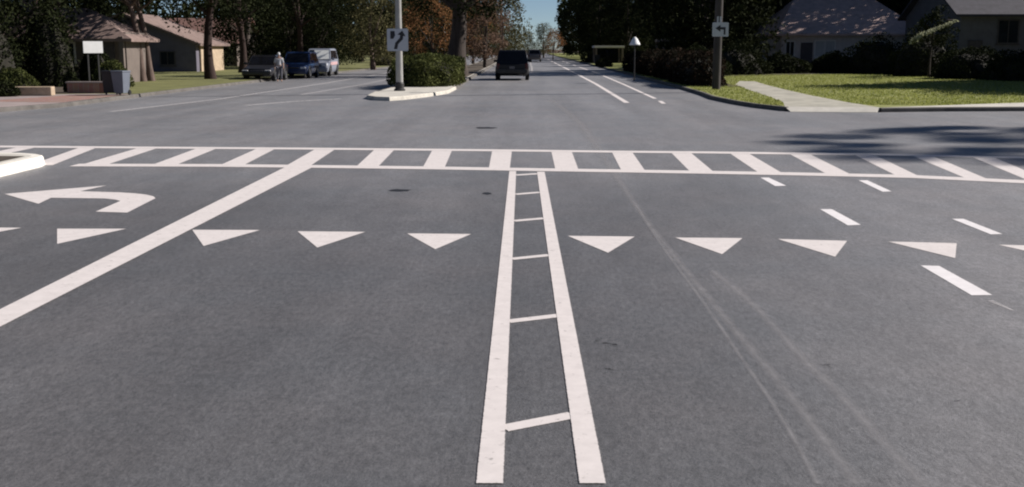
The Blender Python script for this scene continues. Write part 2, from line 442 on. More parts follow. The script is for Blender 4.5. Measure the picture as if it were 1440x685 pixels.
# right far corner: kerb walked from the cross street round the corner and away up the road (block on its right) -> reversed for "left"
cornerR = [(7.55, 400), (7.5, 120), (7.45, 70), (7.35, 52)] + [G(985, 134), G(1000, 140), G(1030, 146.5), G(1060, 151.5), G(1102, 156.5)]
rampA, rampB = G(1118, 158), G(1222, 158.5)
cornerR2 = [G(1240, 158), G(1330, 157), G(1440, 156.5), (60, 36.5), (200, 42)]
kerb('kerb', cornerR, 'kerbd'); kerb('kerb', cornerR2, 'kerbd')
inR = inset(cornerR, 0.155); inR2 = inset(cornerR2, 0.155)
N1, N2 = G(1104, 150.2, 0.13), G(1238, 151.4, 0.13)
lawnR = inR + [N1, N2] + inR2 + [(200, 400)]
st(sheet('lawn', lawnR, 0.13, 'grass'))
ZG = 0.134
def GG(u, v): return G(u, v, ZG)
# ramp apron
b = MB(); b.add([(inR[-1][0], inR[-1][1], 0.004), (*G(1112, 157.6), 0.008), (*G(1232, 158.4), 0.008), (inR2[0][0], inR2[0][1], 0.004), (*N2, 0.1345), (*N1, 0.1345)], [(0, 1, 5), (1, 2, 4, 5), (2, 3, 4)])
st(b.build('sidewalk_ramp', 'concrete', recalc=False))
walkL = [(N1[0], N1[1]), GG(1100, 143), GG(1076, 134), GG(1052, 126), GG(1034, 119), GG(1040, 114)]
walkR = [GG(1062, 114.5), GG(1078, 119.5), GG(1104, 126), GG(1142, 134.5), GG(1190, 143.5), (N2[0], N2[1])]
st(sheet('sidewalk', walkL + walkR, ZG, 'oldwalk'))
sidewalk_edge = [(N2[0], N2[1]), GG(1300, 149.2), GG(1370, 146.6), GG(1440, 144.4), (40, 39.5), (40, 35.6), inR2[2], inR2[1], inR2[0]]
st(sheet('sidewalk', sidewalk_edge, ZG, 'concrete'))

# left far corner
cornerL = [(-120, 27.5), (-40, 29.5), (-22, 30.5), (-18, 31.2), (-15.9, 33.0), (-15.1, 36), (-15.2, 45), (-15.2, 60), (-14.6, 80), (-13.4, 110), (-13.2, 400)]
kerb('kerb', cornerL, 'kerbd')
inL = inset(cornerL, 0.155)
st(sheet('lawn', inL + [(-120, 400)], 0.13, 'drygrass'))
st(sheet('sidewalk', [inL[2], inL[3], inL[4], inL[5], (-15.4, 43.5), (-17.2, 43.5), (-24, 41), (-40, 34)], ZG, 'pinkwalk'))
st(sheet('brick_paving', [(-15.35, 36.5), (-15.4, 42.6), (-17.3, 42.6), (-18.4, 37.2)], ZG + 0.004, 'bricks'))
# soil bed under the dark shrubs
st(sheet('planting_bed', [(-17.3, 44), (-24, 41.5), (-44, 35), (-60, 56), (-24, 56)], ZG + 0.006, 'soil'))
st(sheet('planting_bed', [(7.9, 52.0), (10.2, 52.0), (10.6, 70), (20, 77), (40, 70), (60, 60), (60, 88), (9.5, 96), (8.0, 96)], ZG + 0.006, 'soil'))

# median beyond the junction
med = [(-6.15, 400), (-6.2, 60), (-6.25, 46), (-6.05, 42.2), (-5.55, 40.9), (-4.95, 40.55), (-4.5, 41.4), (-3.8, 44.0), (-3.25, 47.2), (-3.2, 52), (-3.35, 70), (-3.35, 400)]
kerb('kerb', med[2:10], 'kerbc', h=0.14); kerb('kerb', med[9:], 'kerbd', h=0.14); kerb('kerb', med[:3], 'kerbd', h=0.14)  # far stretches use the dark colour that stands for tree and hedge shade
mi = inset(med, 0.155)
st(sheet('median', mi, 0.14, 'concrete'))
st(sheet('median_soil', [(-5.9, 51.5), (-3.6, 51.5), (-3.6, 400), (-5.9, 400)], 0.144, 'soil'))

# median nose this side of the junction
x0, x1, yn = -9.9, -7.86, 18.55
nose = [(x0, -30), (x0, yn - 0.8)]
for k in range(0, 9):
    a = math.pi - math.pi * k / 8
    nose.append(((x0 + x1) / 2 + (x1 - x0) / 2 * math.cos(a), yn - 0.8 + 0.8 * math.sin(a)))
nose += [(x1, -30)]
nose = nose[::-1]
kerb('kerb', nose, 'kerbw', w=0.2, h=0.16)
st(sheet('median', inset(nose, 0.195), 0.16, 'concrete'))
st(sheet('median_soil', [(-9.5, -30), (-8.17, -30), (-8.17, 17.85), (-9.5, 17.95)], 0.165, 'soil'))

# near blocks, outside the picture
nearR = [(60, 15.0), (15, 15.0), (12.3, 12.5), (11.8, 9), (11.8, -30)]
kerb('kerb', nearR, 'kerbd'); st(sheet('lawn', inset(nearR, 0.155) + [(60, -30)], 0.13, 'grass'))
nearL = [(-19.5, -30), (-19.5, 10), (-20.5, 13), (-24, 14.5), (-80, 13)]
kerb('kerb', nearL, 'kerbd'); st(sheet('lawn', inset(nearL, 0.155) + [(-80, -30)], 0.13, 'grass'))

# ------------------------------------------------------------------ painted markings
ZP = 0.003
def up(i): return i
upper = [(-60, 206), (150, 207.5), (450, 209.5), (720, 212), (860, 213.6), (1000, 214.8), (1230, 217.6), (1440, 222), (1560, 225)]
lower = [(104, 232.5), (300, 233), (430, 234.3), (600, 236.4), (720, 238.4), (850, 240.4), (1000, 242.8), (1120, 245), (1280, 248.5), (1440, 256), (1540, 261)]
cw = thing('crosswalk', 'white ladder crosswalk painted across the near side of the junction', 'crosswalk', (0, 0, 0))
strip('edge_line', [G(*p) for p in upper], 0.40, ZP + 0.002, 'paint', cw)
strip('edge_line', [G(*p) for p in lower], 0.42, ZP + 0.002, 'paint', cw)
def yat(line, u):
    for (a, b), (c, d) in zip(line, line[1:]):
        if a <= u <= c: return b + (d - b) * (u - a) / (c - a)
    return line[0][1] if u < line[0][0] else line[-1][1]
bars = [(28, 54, None, None), (113, 137, 42, 74), (196, 223, 112, 148), (278, 306, 212, 246), (362, 388, 308, 341), (444, 472, 401, 435), (527, 555, 500, 531),
        (608, 636, 594, 625), (692, 720, 687, 717), (775, 804, 781, 814), (860, 889, 874, 908), (943, 971, 971, 1005), (1025, 1052, 1068, 1102),
        (1109, 1138, 1164, 1199), (1200, 1229, 1262, 1295), (1281, 1311, 1361, 1393), (1365, 1397, 1452, 1485)]
for ul, ur, ll, lr in bars:
    A = G(ul, yat(upper, ul)); B = G(ur, yat(upper, ur))
    if ll is None: C = (B[0] + 0.05, 18.9); D = (A[0] + 0.05, 18.9)
    else: C = G(lr, yat(lower, max(lr, 104))); D = G(ll, yat(lower, max(ll, 104)))
    sheet('stripe', [A, B, C, D], ZP, 'paint', cw)

# divider with rungs
dv = thing('lane_divider', 'white double solid line with rungs like a ladder, between the two through lanes', 'lane divider')
sheet('solid_line', [G(669, 681), G(708, 681), G(726, 241), G(716, 241)], ZP + 0.002, 'paint', dv)
sheet('solid_line', [G(814.5, 681), G(852.5, 681), G(766, 242), G(755, 242)], ZP + 0.002, 'paint', dv)
for (a, b_, c, d), wd in zip([(708, 603, 806, 584), (714, 452.5, 786, 444), (719, 364.5, 773, 359), (722, 311, 766, 307.2), (724, 273.6, 760, 270.6), (724.5, 246.5, 757, 244.5)], [0.105, 0.10, 0.105, 0.12, 0.13, 0.16]):
    strip('rung', [G(a, b_), G(c, d)], wd, ZP, 'paint', dv)

# left lane line
tag(sheet('lane_line', [G(-60, 466), G(0, 436), G(401, 235.5), G(438, 236.5), G(0, 461), G(-60, 493)], ZP + 0.004, 'paint'), 'wide solid white line slanting from the left edge to the crosswalk', 'lane line')
# turn arrow
ar = [(6, 273), (54, 287), (72, 278.4), (147, 279.4), (162, 281), (169, 283), (134, 298), (179, 299.4), (219, 279), (216, 276.4), (206, 274), (190, 272.2), (168, 270.8), (113, 269.2), (151, 261)]
tag(sheet('turn_arrow', [G(*p) for p in ar], ZP, 'paint'), 'white left turn arrow painted in the left lane', 'road arrow')

# yield triangles
tri = [((-70, 320), (31, 320.6), (-82, 341), 'white yield triangle cut off by the left edge, in front of the median nose'),
       ((80, 322), (178, 322), (80, 343.5), 'white yield triangle just below the left turn arrow'),
       ((270, 323.5), (366, 323.8), (286, 346.5), 'white yield triangle touching the wide slanting lane line'),
       ((418, 325.6), (514, 326.4), (446, 348.6), 'white yield triangle in the middle of the lane left of the ladder divider'),
       ((572, 328.6), (663, 329.4), (612, 351), 'white yield triangle just left of the ladder divider'),
       ((798, 332), (893, 333), (855, 356), 'white yield triangle just right of the ladder divider'),
       ((949, 334.4), (1044.5, 335.2), (1015.6, 358), 'white yield triangle lying beside the pale curved scuff'),
       ((1093, 336.4), (1191.6, 339), (1174.5, 361.6), 'white yield triangle left of the dashed line near its second dash'),
       ((1248, 340), (1345.7, 342.3), (1343.6, 363.6), 'white yield triangle between the two rows of short dashes'),
       ((1403, 344.5), (1502, 347), (1513, 369), 'white yield triangle cut off by the right edge')]
for a, c, d, lab in tri:
    tag(sheet('yield_triangle', [G(*a), G(*c), G(*d)], ZP, 'paint'), lab, 'yield marking', 'row of white yield triangles')

dashes = [([(1069, 250), (1081, 250), (1106, 261.5), (1090, 262)], 'short white dash touching the crosswalk edge line'),
          ([(1153, 294.5), (1170, 294.5), (1211, 316.5), (1192, 317.3)], 'short white dash above the row of yield triangles'),
          ([(1294, 373.6), (1321, 374.4), (1396, 415.5), (1366, 415.8)], 'largest white dash, nearest on the right, below the yield triangles'),
          ([(1207, 253.8), (1220, 253.8), (1254, 269.5), (1241, 270)], 'thin white dash of the outer row, just below the crosswalk'),
          ([(1338, 308), (1355, 308), (1410, 329.5), (1393, 330)], 'thin white dash of the outer row, above the rightmost yield triangles')]
for p, lab in dashes:
    tag(sheet('lane_dash', [G(*q) for q in p], ZP, 'paint_new'), lab, 'lane dash', 'white dashes of the bike lane')
tag(strip('paint_streak', [G(1392, 423), G(1408, 430), G(1424, 437)], [0.05, 0.04, 0.02], ZP, 'paint_faint'), 'faint thin paint streak below the largest dash', 'paint streak')
# markings beyond the junction
tag(strip('bike_lane_line', [(3.62, 39.2), (3.85, 60), (3.95, 100), (4.0, 200)], 0.2, ZP, 'paint'), 'inner white bike lane line running away beyond the junction', 'lane line', 'bike lane lines')
tag(strip('bike_lane_line', [(5.0, 42.5), (5.3, 60), (5.6, 85), (5.7, 200)], 0.16, ZP, 'paint'), 'outer white bike lane line running away near the right hedge', 'lane line', 'bike lane lines')
tag(strip('lane_dash', [(4.85, 38.6), (4.95, 40.6)], 0.16, ZP, 'paint'), 'small white dash at the near end of the outer bike lane line', 'lane dash', 'white dashes of the bike lane')
tag(strip('lane_line', [(-12.6, 33.5), (-11.6, 42), (-11.0, 62), (-10.6, 110)], 0.2, ZP, 'paint_old'), 'faded white lane line in the roadway left of the far median', 'lane line')
tag(strip('lane_line', [G(345, 148.5), G(410, 143), G(480, 139)], 0.26, ZP, 'paint_old'), 'short faded white line beside the nose of the far median', 'lane line')
tag(strip('lane_line', [(-9.3, 46), (-8.6, 60), (-8.4, 100)], 0.14, ZP, 'paint_old'), 'thin worn white line in the oncoming roadway', 'lane line')
tag(strip('lane_line', [(0.55, 85), (0.7, 110), (0.8, 200)], 0.14, ZP, 'paint_old'), 'distant worn white lane line right of the dark car', 'lane line')

# wheel scuffs, tar patches, spots: wear of the road
def curve(px, n=10):
    pts = [Vector((*G(*p), 0)) for p in px]; out = []
    for i in range(len(pts) - 1):
        p0 = pts[max(i - 1, 0)]; p1 = pts[i]; p2 = pts[i + 1]; p3 = pts[min(i + 2, len(pts) - 1)]
        for k in range(n):
            t = k / n
            q = 0.5 * ((2 * p1) + (p2 - p0) * t + (2 * p0 - 5 * p1 + 4 * p2 - p3) * t * t + (3 * p1 - p0 - 3 * p2 + p3) * t ** 3)
            out.append((q.x, q.y))
    out.append((pts[-1].x, pts[-1].y)); return out
c1 = curve([(775, 140), (812, 170), (838, 205), (868, 250), (905, 305), (960, 375), (1030, 460), (1110, 555), (1205, 681)])
st(strip('road_scuff', c1, [0.10 + 0.25 * min(1.0, max(0.0, (y - 12) / 14)) for x, y in c1], 0.0018, 'seam'))
st(strip('road_scuff', curve([(895, 290), (930, 345), (985, 420), (1040, 500), (1100, 590), (1150, 681)]), 0.045, 0.0026, 'seam'))
st(strip('road_scuff', curve([(1000, 380), (1060, 430), (1125, 500), (1185, 560), (1240, 620), (1300, 685)]), 0.10, 0.0022, 'seam'))
def blob(name, u, v, ru, rv, m, z=0.003):
    pts = []
    for k in range(18):
        a = 2 * math.pi * k / 18; j = 0.75 + 0.4 * random.random()
        pts.append(G(u + ru * j * math.cos(a), v + rv * j * math.sin(a)))
    return st(sheet(name, pts, z, m))
blob('tar_patch', 561, 268, 17, 1.9, 'tar'); blob('tar_patch', 685, 272.3, 7, 1.8, 'tar')
blob('tar_patch', 684, 180, 16, 1.2, 'tar')
blob('oil_spots', 862, 523, 26, 5, 'spots'); blob('oil_spots', 1160, 515, 22, 3, 'spots'); blob('oil_spots', 1300, 569, 16, 1.6, 'spots')
blob('oil_spots', 850, 482, 20, 8, 'spots'); blob('oil_spots', 668, 436, 10, 3, 'spots')
st(strip('road_crack', curve([(1135, 505), (1165, 512), (1188, 522)]), 0.007, 0.0025, 'spots'))
st(strip('road_crack', curve([(1210, 568), (1260, 570), (1315, 568), (1380, 560)]), 0.008, 0.003, 'spots'))

# ------------------------------------------------------------------ foliage
rng = np.random.default_rng(11)
def leaf_object(name, P, S, m, parent=None, up_bias=0.0, aspect=0.55):
    """many small separate leaf faces at points P with sizes S"""
    n = len(P)
    a = rng.normal(size=(n, 3)); a[:, 2] += up_bias; a /= np.linalg.norm(a, axis=1)[:, None]
    b = rng.normal(size=(n, 3)); b -= (b * a).sum(1)[:, None] * a; b /= np.linalg.norm(b, axis=1)[:, None]
    c = np.cross(a, b); S = np.asarray(S)[:, None]
    V = np.stack([P - b * S * 0.5, P + c * S * aspect * 0.5, P + b * S * 0.5 + a * S * 0.08, P - c * S * aspect * 0.5], 1).reshape(-1, 3)
    me = bpy.data.meshes.new(name)
    me.vertices.add(4 * n); me.vertices.foreach_set('co', V.astype(np.float32).ravel())
    me.loops.add(4 * n); me.loops.foreach_set('vertex_index', np.arange(4 * n, dtype=np.int32))
    me.polygons.add(n); me.polygons.foreach_set('loop_start', np.arange(0, 4 * n, 4, dtype=np.int32))
    me.polygons.foreach_set('loop_total', np.full(n, 4, dtype=np.int32))
    me.update(calc_edges=True); me.validate()
    me.materials.append(M[m])
    return link(name, me, parent)

def clump_points(centres, radii, per):
    out = []
    for c, r in zip(centres, radii):
        d = rng.normal(size=(per, 3)); d /= np.linalg.norm(d, axis=1)[:, None]
        rr = r * rng.random(per) ** 0.45
        out.append(np.asarray(c) + d * rr[:, None] * np.array([1, 1, 0.75]))
    return np.concatenate(out)

def make_tree(name, label, cat, loc, th, zb, ztop, cr, tr, bark, leaf, nclump=34, per=150, ls=0.22, lean=(0, 0), group=None, seed=0, nlimb=6, clr=1.25, twin=False):
    global rng
    rng = np.random.default_rng(seed + 100); rd = random.Random(seed)
    t = thing(name, label, cat, (loc[0], loc[1], loc[2] if len(loc) > 2 else 0.12), 0, group)
    lx, ly = lean
    def axis(z): f = z / ztop; return (lx * f + 0.12 * math.sin(z * 0.9 + seed), ly * f + 0.12 * math.cos(z * 0.7 + seed), z)
    pts = []; rad = []
    for k in range(12):
        f = k / 11; z = (ztop - 0.8) * f - 0.15
        pts.append(axis(z)); rad.append(max(0.03, tr * (1 - 0.8 * f) * (1.35 if k == 0 else (1.1 if k == 1 else 1.0))))
    MB().tube(pts, rad, 12).build('trunk', bark, t, smooth=True)
    cen = []; rr = []
    for i in range(nclump):
        f = (i + 0.5) / nclump; z = zb + (ztop - zb) * f
        prof = math.sin(math.pi * min(1, 0.16 + 0.8 * f)) ** 0.6
        a = i * 2.399 + rd.random() * 0.9; q = cr * prof * (0.35 + 0.65 * math.sqrt(rd.random()))
        ax = axis(z); cen.append((ax[0] + q * math.cos(a), ax[1] + q * math.sin(a), z + rd.uniform(-0.4, 0.4))); rr.append(clr * rd.uniform(0.65, 1.25))
    for i in range(nlimb):
        c = cen[int((i + 0.5) / nlimb * nclump * 0.85)]
        z0 = max(min(th, c[2] - 0.8), zb * 0.6, 0.6); a0 = axis(z0)
        mid = ((a0[0] + c[0]) / 2, (a0[1] + c[1]) / 2, (z0 + c[2]) / 2 + 0.25)
        MB().tube([a0, mid, c], [tr * 0.42, tr * 0.28, 0.03], 8).build('limb', bark, t, smooth=True)
    P = clump_points(cen, rr, per)
    leaf_object('crown', P, ls * rng.uniform(0.6, 1.35, len(P)), leaf, t)
    return t

def place(t, loc, s=1.0, rz=0.0, label=None, group=None, sz=None):
    c = copy_tree(t, None, label, group)
    c.location = loc; c.rotation_euler = (0, 0, rz); c.scale = (s, s, sz or s)
    return c

def shrub(name, label, cat, loc, rx, ry, h, leaf, n=2600, ls=0.12, seed=0, group=None, boxy=0.0, lump=0.15, rz=0.0):
    """rounded or boxy clipped bush: leaves near the surface around a dark twig mass"""
    global rng
    rng = np.random.default_rng(seed + 500)
    t = thing(name, label, cat, (loc[0], loc[1], 0.12), rz, group)
    d = rng.normal(size=(n, 3)); d[:, 2] = np.abs(d[:, 2]) * 1.0; d /= np.linalg.norm(d, axis=1)[:, None]
    if boxy:
        p = 2 + boxy * 6
        k = (np.abs(d) ** p).sum(1) ** (-1 / p); d = d * k[:, None]
    ang = np.arctan2(d[:, 1] * ry, d[:, 0] * rx)
    wob = 1 + lump * (np.sin(d[:, 0] * rx * 3.1 + seed) * 0.4 + np.sin(d[:, 1] * ry * 2.7 + 2 * seed) * 0.4 + np.sin(d[:, 2] * h * 4 + ang * 3) * 0.4)
    rr = wob * (1 - 0.22 * rng.random(n) ** 1.6)
    P = d * rr[:, None] * np.array([rx, ry, h * 0.94]); P[:, 2] += 0.05
    leaf_object('foliage', P, ls * rng.uniform(0.6, 1.4, n), leaf, t)
    # twig mass
    bm = bmesh.new(); bmesh.ops.create_icosphere(bm, subdivisions=3, radius=1)
    for v in bm.verts:
        q = v.co.copy(); q.z = max(q.z, -0.02)
        if boxy:
            p = 2 + boxy * 6; k = (abs(q.x) ** p + abs(q.y) ** p + abs(q.z) ** p + 1e-9) ** (-1 / p); q *= k
        s = 0.80 + 0.05 * math.sin(q.x * 7 + q.y * 5)
        v.co = Vector((q.x * rx * s, q.y * ry * s, max(q.z, 0) * h * s))
    me = bpy.data.meshes.new('twig_mass'); bm.to_mesh(me); bm.free(); me.materials.append(M['twig']); link('twig_mass', me, t)
    return t

# prototypes, each standing at its own place
oak = make_tree('street_tree', 'tall tree with a straight reddish trunk on the left lawn before the low house', 'tree', (at(300, 65), 65), 3.6, 3.7, 12, 4.2, 0.29, 'barkred', 'leaf', 44, 190, 0.20, (0.2, 0), seed=3)
lean1 = make_tree('street_tree', 'slim pale edged leaning tree, left one of the close pair beyond the bins', 'tree', (at(207, 60), 60), 4.0, 4.0, 11, 3.6, 0.19, 'barkpale', 'leaf', 36, 170, 0.20, (-1.8, 0.2), seed=5)
lean2 = place(lean1, (at(219, 61), 61, 0.12), 0.95, 2.9, 'slim leaning tree with a dark trunk, right one of the close pair by the bins')
lean2.rotation_euler = (0, 0, 0.25)
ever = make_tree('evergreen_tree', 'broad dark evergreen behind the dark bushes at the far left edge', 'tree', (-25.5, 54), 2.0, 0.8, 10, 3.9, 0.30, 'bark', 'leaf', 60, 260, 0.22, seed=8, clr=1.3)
rust = make_tree('autumn_tree', 'small orange brown autumn tree above the clipped median hedge', 'tree', (at(608, 84), 84), 1.6, 1.7, 6.2, 2.1, 0.13, 'bark', 'leafrust', 30, 130, 0.17, seed=13, clr=0.85)
olive = make_tree('olive_tree', 'greyish olive tree on the median, directly beyond the dark car', 'tree', (at(706, 118), 118), 2.0, 0.9, 8, 2.6, 0.22, 'barkpale', 'leafolive', 36, 150, 0.24, seed=17)
eve2 = make_tree('evergreen_tree', 'broad dark evergreen beside the road, first beyond the right hedge', 'tree', (19.5, 100), 2.0, 1.2, 11, 4.4, 0.32, 'bark', 'leaf', 60, 260, 0.30, seed=21, clr=1.5)

# the thick median trunk and its company
make_tree('median_tree', 'massive dark trunk standing in the median behind the clipped hedge', 'tree', (at(645, 76), 76), 4.2, 4.0, 13, 4.4, 0.66, 'bark', 'leaf', 48, 190, 0.22, (0.1, 0), seed=23)
make_tree('autumn_tree', 'brown leaved autumn tree on the median left of the dark car', 'tree', (at(684, 104), 104), 1.2, 1.0, 7.0, 2.0, 0.16, 'bark', 'leafbrown', 32, 150, 0.20, seed=29, clr=0.9)
place(rust, (at(668, 128), 128, 0.14), 1.25, 1.9, 'small autumn tree farther along the median, behind the thick trunk')
place(olive, (at(526, 100), 100, 0.12), 1.0, 2.0, 'loose olive tree on the left side just left of the median sign')
G_DARK = 'dark trees along the left side of the road'
LB_L = 'dense dark evergreen in the shaded belt left of the median, beyond the parked cars'
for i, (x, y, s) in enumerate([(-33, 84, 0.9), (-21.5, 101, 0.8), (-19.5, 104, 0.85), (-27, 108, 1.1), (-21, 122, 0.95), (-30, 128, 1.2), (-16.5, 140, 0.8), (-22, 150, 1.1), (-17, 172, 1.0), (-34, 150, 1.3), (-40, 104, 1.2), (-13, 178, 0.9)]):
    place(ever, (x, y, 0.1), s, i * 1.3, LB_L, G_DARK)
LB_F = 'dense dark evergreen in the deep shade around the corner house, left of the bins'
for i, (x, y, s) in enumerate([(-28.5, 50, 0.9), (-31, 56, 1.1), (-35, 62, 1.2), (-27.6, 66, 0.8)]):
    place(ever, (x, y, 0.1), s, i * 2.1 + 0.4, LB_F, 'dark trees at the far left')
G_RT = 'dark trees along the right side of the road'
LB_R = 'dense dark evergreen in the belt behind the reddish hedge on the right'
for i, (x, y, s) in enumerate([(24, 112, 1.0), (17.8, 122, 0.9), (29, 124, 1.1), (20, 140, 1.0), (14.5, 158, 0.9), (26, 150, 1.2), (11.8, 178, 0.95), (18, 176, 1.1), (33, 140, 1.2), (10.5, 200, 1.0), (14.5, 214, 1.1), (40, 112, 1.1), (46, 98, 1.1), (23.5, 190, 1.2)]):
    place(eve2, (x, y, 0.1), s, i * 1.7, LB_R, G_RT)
LB_B = 'distant dark tree closing the view at the far end of the road'
for i in range(26):
    x = -62 + i * 5.2 + random.uniform(-1.5, 1.5)
    y = 232 + random.uniform(-12, 26)
    u = 738 + x / y * 1545
    if 708 < u < 772: continue
    place([ever, eve2, olive][i % 3 if i % 2 else 0], (x, y, 0), random.uniform(1.0, 1.35), i * 0.9, LB_B, 'distant trees at the end of the road')
place(olive, (at(724, 205), 205, 0), 0.62, 0.5, 'small olive tree far off under the patch of sky')
place(rust, (at(778, 190), 190, 0), 0.80, 2.5, 'tawny rounded tree right of the distant car')
place(olive, (at(764, 225), 225, 0), 0.8, 1.5, 'pale olive tree behind the distant car')
place(olive, (at(742, 300), 300, 0), 0.75, 4.5, 'faint far tree standing in the patch of sky')
# right side: tree that shades the lawn, tree whose broken shadow lies on the junction, tree shading the road by the hedge
place(eve2, (35.0, 57, 0.1), 1.25, 0.7, 'large dark tree on the right lawn before the dim house, its crown above the picture')
place(eve2, (43.5, 66, 0.1), 1.15, 2.7, 'large dark tree beyond the right lawn beside the dim house')
for i, (x, y, s) in enumerate([(37.2, 50, 1.2), (36.6, 60.5, 1.1), (43, 52, 1.3), (42, 58, 1.3), (39.5, 55, 1.25)]):
    place(eve2, (x, y, 0.1), s, i * 1.4 + 0.3, 'dense dark evergreen just outside the right edge, shading the right end of the lawn', 'dark trees shading the lawn')
tall = make_tree('tall_tree', 'tall sparse street tree outside the right edge, the nearer of two', 'tree', (59.5, 37.3), 20.0, 21.0, 38.5, 6.4, 0.42, 'barkpale', 'leaf', 76, 190, 0.34, seed=31, nlimb=26, clr=0.8)
place(tall, (64.5, 38.6, 0.12), 1.0, 2.2, 'tall sparse street tree outside the right edge, the farther of two')
place(eve2, (14.6, 87, 0.1), 1.3, 1.0, 'tall dark evergreen close behind the right hedge, shading the road beyond the dark car')
place(oak, (14.6, 94, 0.1), 1.12, 2.0, 'tall dark tree behind the right hedge near the carport')
place(oak, (at(345, 82), 82, 0.1), 0.95, 3.2, 'dark trunked tree behind the leftmost parked car')
place(oak, (at(426, 98), 98, 0.1), 1.0, 4.1, 'dark trunked tree behind the parked blue car')
for i, (x, y, s) in enumerate([(37.2, 98, 1.5), (45, 104, 1.8), (51, 110, 2.2), (35.5, 106, 1.6)]):
    place(eve2, (x, y, 0.1), s, i * 1.9 + 0.6, 'dense dark evergreen beside the grey roofed house, shading its roof', 'dark trees around the right houses')
for i, (x, y, s) in enumerate([(57, 86, 1.6), (64, 92, 2.0), (55, 97, 1.7)]):
    place(eve2, (x, y, 0.1), s, i * 1.2 + 0.9, 'dense dark evergreen beyond the dim right house, outside the picture', 'dark trees beyond the right edge')
# far wood: one mass
rng = np.random.default_rng(77)
xs = np.concatenate([rng.uniform(-190, -8.5, 17000), rng.uniform(9.5, 170, 15000)])
ys = rng.uniform(300, 330, len(xs)); hh = 15 + 3 * np.sin(xs * 0.21) + 2 * np.sin(xs * 0.53 + 1)
zs = hh * rng.random(len(xs)) ** 0.8
tag(leaf_object('woods', np.stack([xs, ys, zs], 1), rng.uniform(0.9, 2.2, len(xs)), 'leaf'), 'far dark wood behind the houses and the end of the road', 'woods', kind='stuff')

# shrubs and hedges
shrub('clipped_hedge', 'dense green boxy hedge filling the median behind the pale pole', 'hedge', (-4.75, 55.6), 1.62, 4.3, 1.42, 'leafhedge', 15000, 0.13, 1, boxy=0.8, lump=0.12)
hx = [(8.75, 57.0, 1.1, 4.6, 1.5), (9.0, 66.0, 1.15, 5.0, 1.6), (9.1, 75.5, 1.2, 5.2, 1.55), (9.0, 85.5, 1.1, 5.2, 1.5)]
for i, (x, y, rx, ry, h) in enumerate(hx):
    shrub('roadside_hedge', ['nearest dark reddish bush of the hedge row along the right kerb', 'second dark reddish bush from the near end of the right hedge row', 'third dark reddish bush from the near end of the right hedge row', 'farthest dark reddish bush of the right hedge row'][i], 'hedge', (x, y), rx, ry, h, 'leafred', 7000, 0.15, 20 + i, 'dark bushes along the right kerb', boxy=0.4, lump=0.16)
shrub('bush', 'rounded green bush at the left edge above the tan stone wall', 'bush', (-20.9, 45.4), 0.85, 0.8, 0.98, 'leafhedge', 3600, 0.10, 41)
shrub('bush', 'low dark bush at the extreme left edge in front of the rounded green one', 'bush', (-19.6, 41.0), 0.75, 0.6, 0.62, 'leaf', 2200, 0.10, 42)
shrub('bush', 'small dark upright bush beside the low brick wall', 'bush', (at(103, 45), 45.0), 0.34, 0.34, 0.95, 'leaf', 1500, 0.09, 43)
shrub('bush', 'dark green bush behind the two bins', 'bush', (at(160, 50), 50.0), 0.9, 0.7, 1.25, 'leafhedge', 2600, 0.11, 44)
for i, (x, y, rx, h) in enumerate([(-23.8, 48.5, 1.7, 4.4), (-27.0, 47.5, 1.9, 5.0), (-22.1, 51.8, 1.15, 4.0), (-20.9, 54.2, 0.9, 1.8)]):
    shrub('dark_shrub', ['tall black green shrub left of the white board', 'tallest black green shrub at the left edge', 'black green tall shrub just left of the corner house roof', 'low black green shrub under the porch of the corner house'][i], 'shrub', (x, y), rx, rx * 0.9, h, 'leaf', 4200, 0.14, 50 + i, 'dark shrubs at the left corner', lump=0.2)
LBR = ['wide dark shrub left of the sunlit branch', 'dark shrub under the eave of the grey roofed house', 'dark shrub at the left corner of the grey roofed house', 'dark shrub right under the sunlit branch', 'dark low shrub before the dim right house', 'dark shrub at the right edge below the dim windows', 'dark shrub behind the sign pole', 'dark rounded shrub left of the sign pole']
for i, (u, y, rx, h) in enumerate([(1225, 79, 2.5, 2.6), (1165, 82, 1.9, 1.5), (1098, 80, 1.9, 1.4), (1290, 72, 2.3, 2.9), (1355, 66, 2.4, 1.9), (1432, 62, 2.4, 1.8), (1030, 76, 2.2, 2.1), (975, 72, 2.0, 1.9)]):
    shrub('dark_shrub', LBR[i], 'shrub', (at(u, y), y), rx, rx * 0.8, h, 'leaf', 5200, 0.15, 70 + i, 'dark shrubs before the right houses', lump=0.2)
shrub('bush', 'low pale green bush far off by the oncoming roadway', 'bush', (at(540, 116), 116), 1.4, 1.2, 1.1, 'leafolive', 1500, 0.16, 91)
shrub('dark_shrub', 'wide dark shrub behind the far low pale carport', 'shrub', (at(853, 140), 140), 3.6, 1.5, 2.0, 'leaf', 3000, 0.2, 93)
shrub('bush', 'small dark bush on the far right verge', 'bush', (at(848, 108), 108), 0.8, 0.8, 0.8, 'leaf', 1200, 0.14, 92)

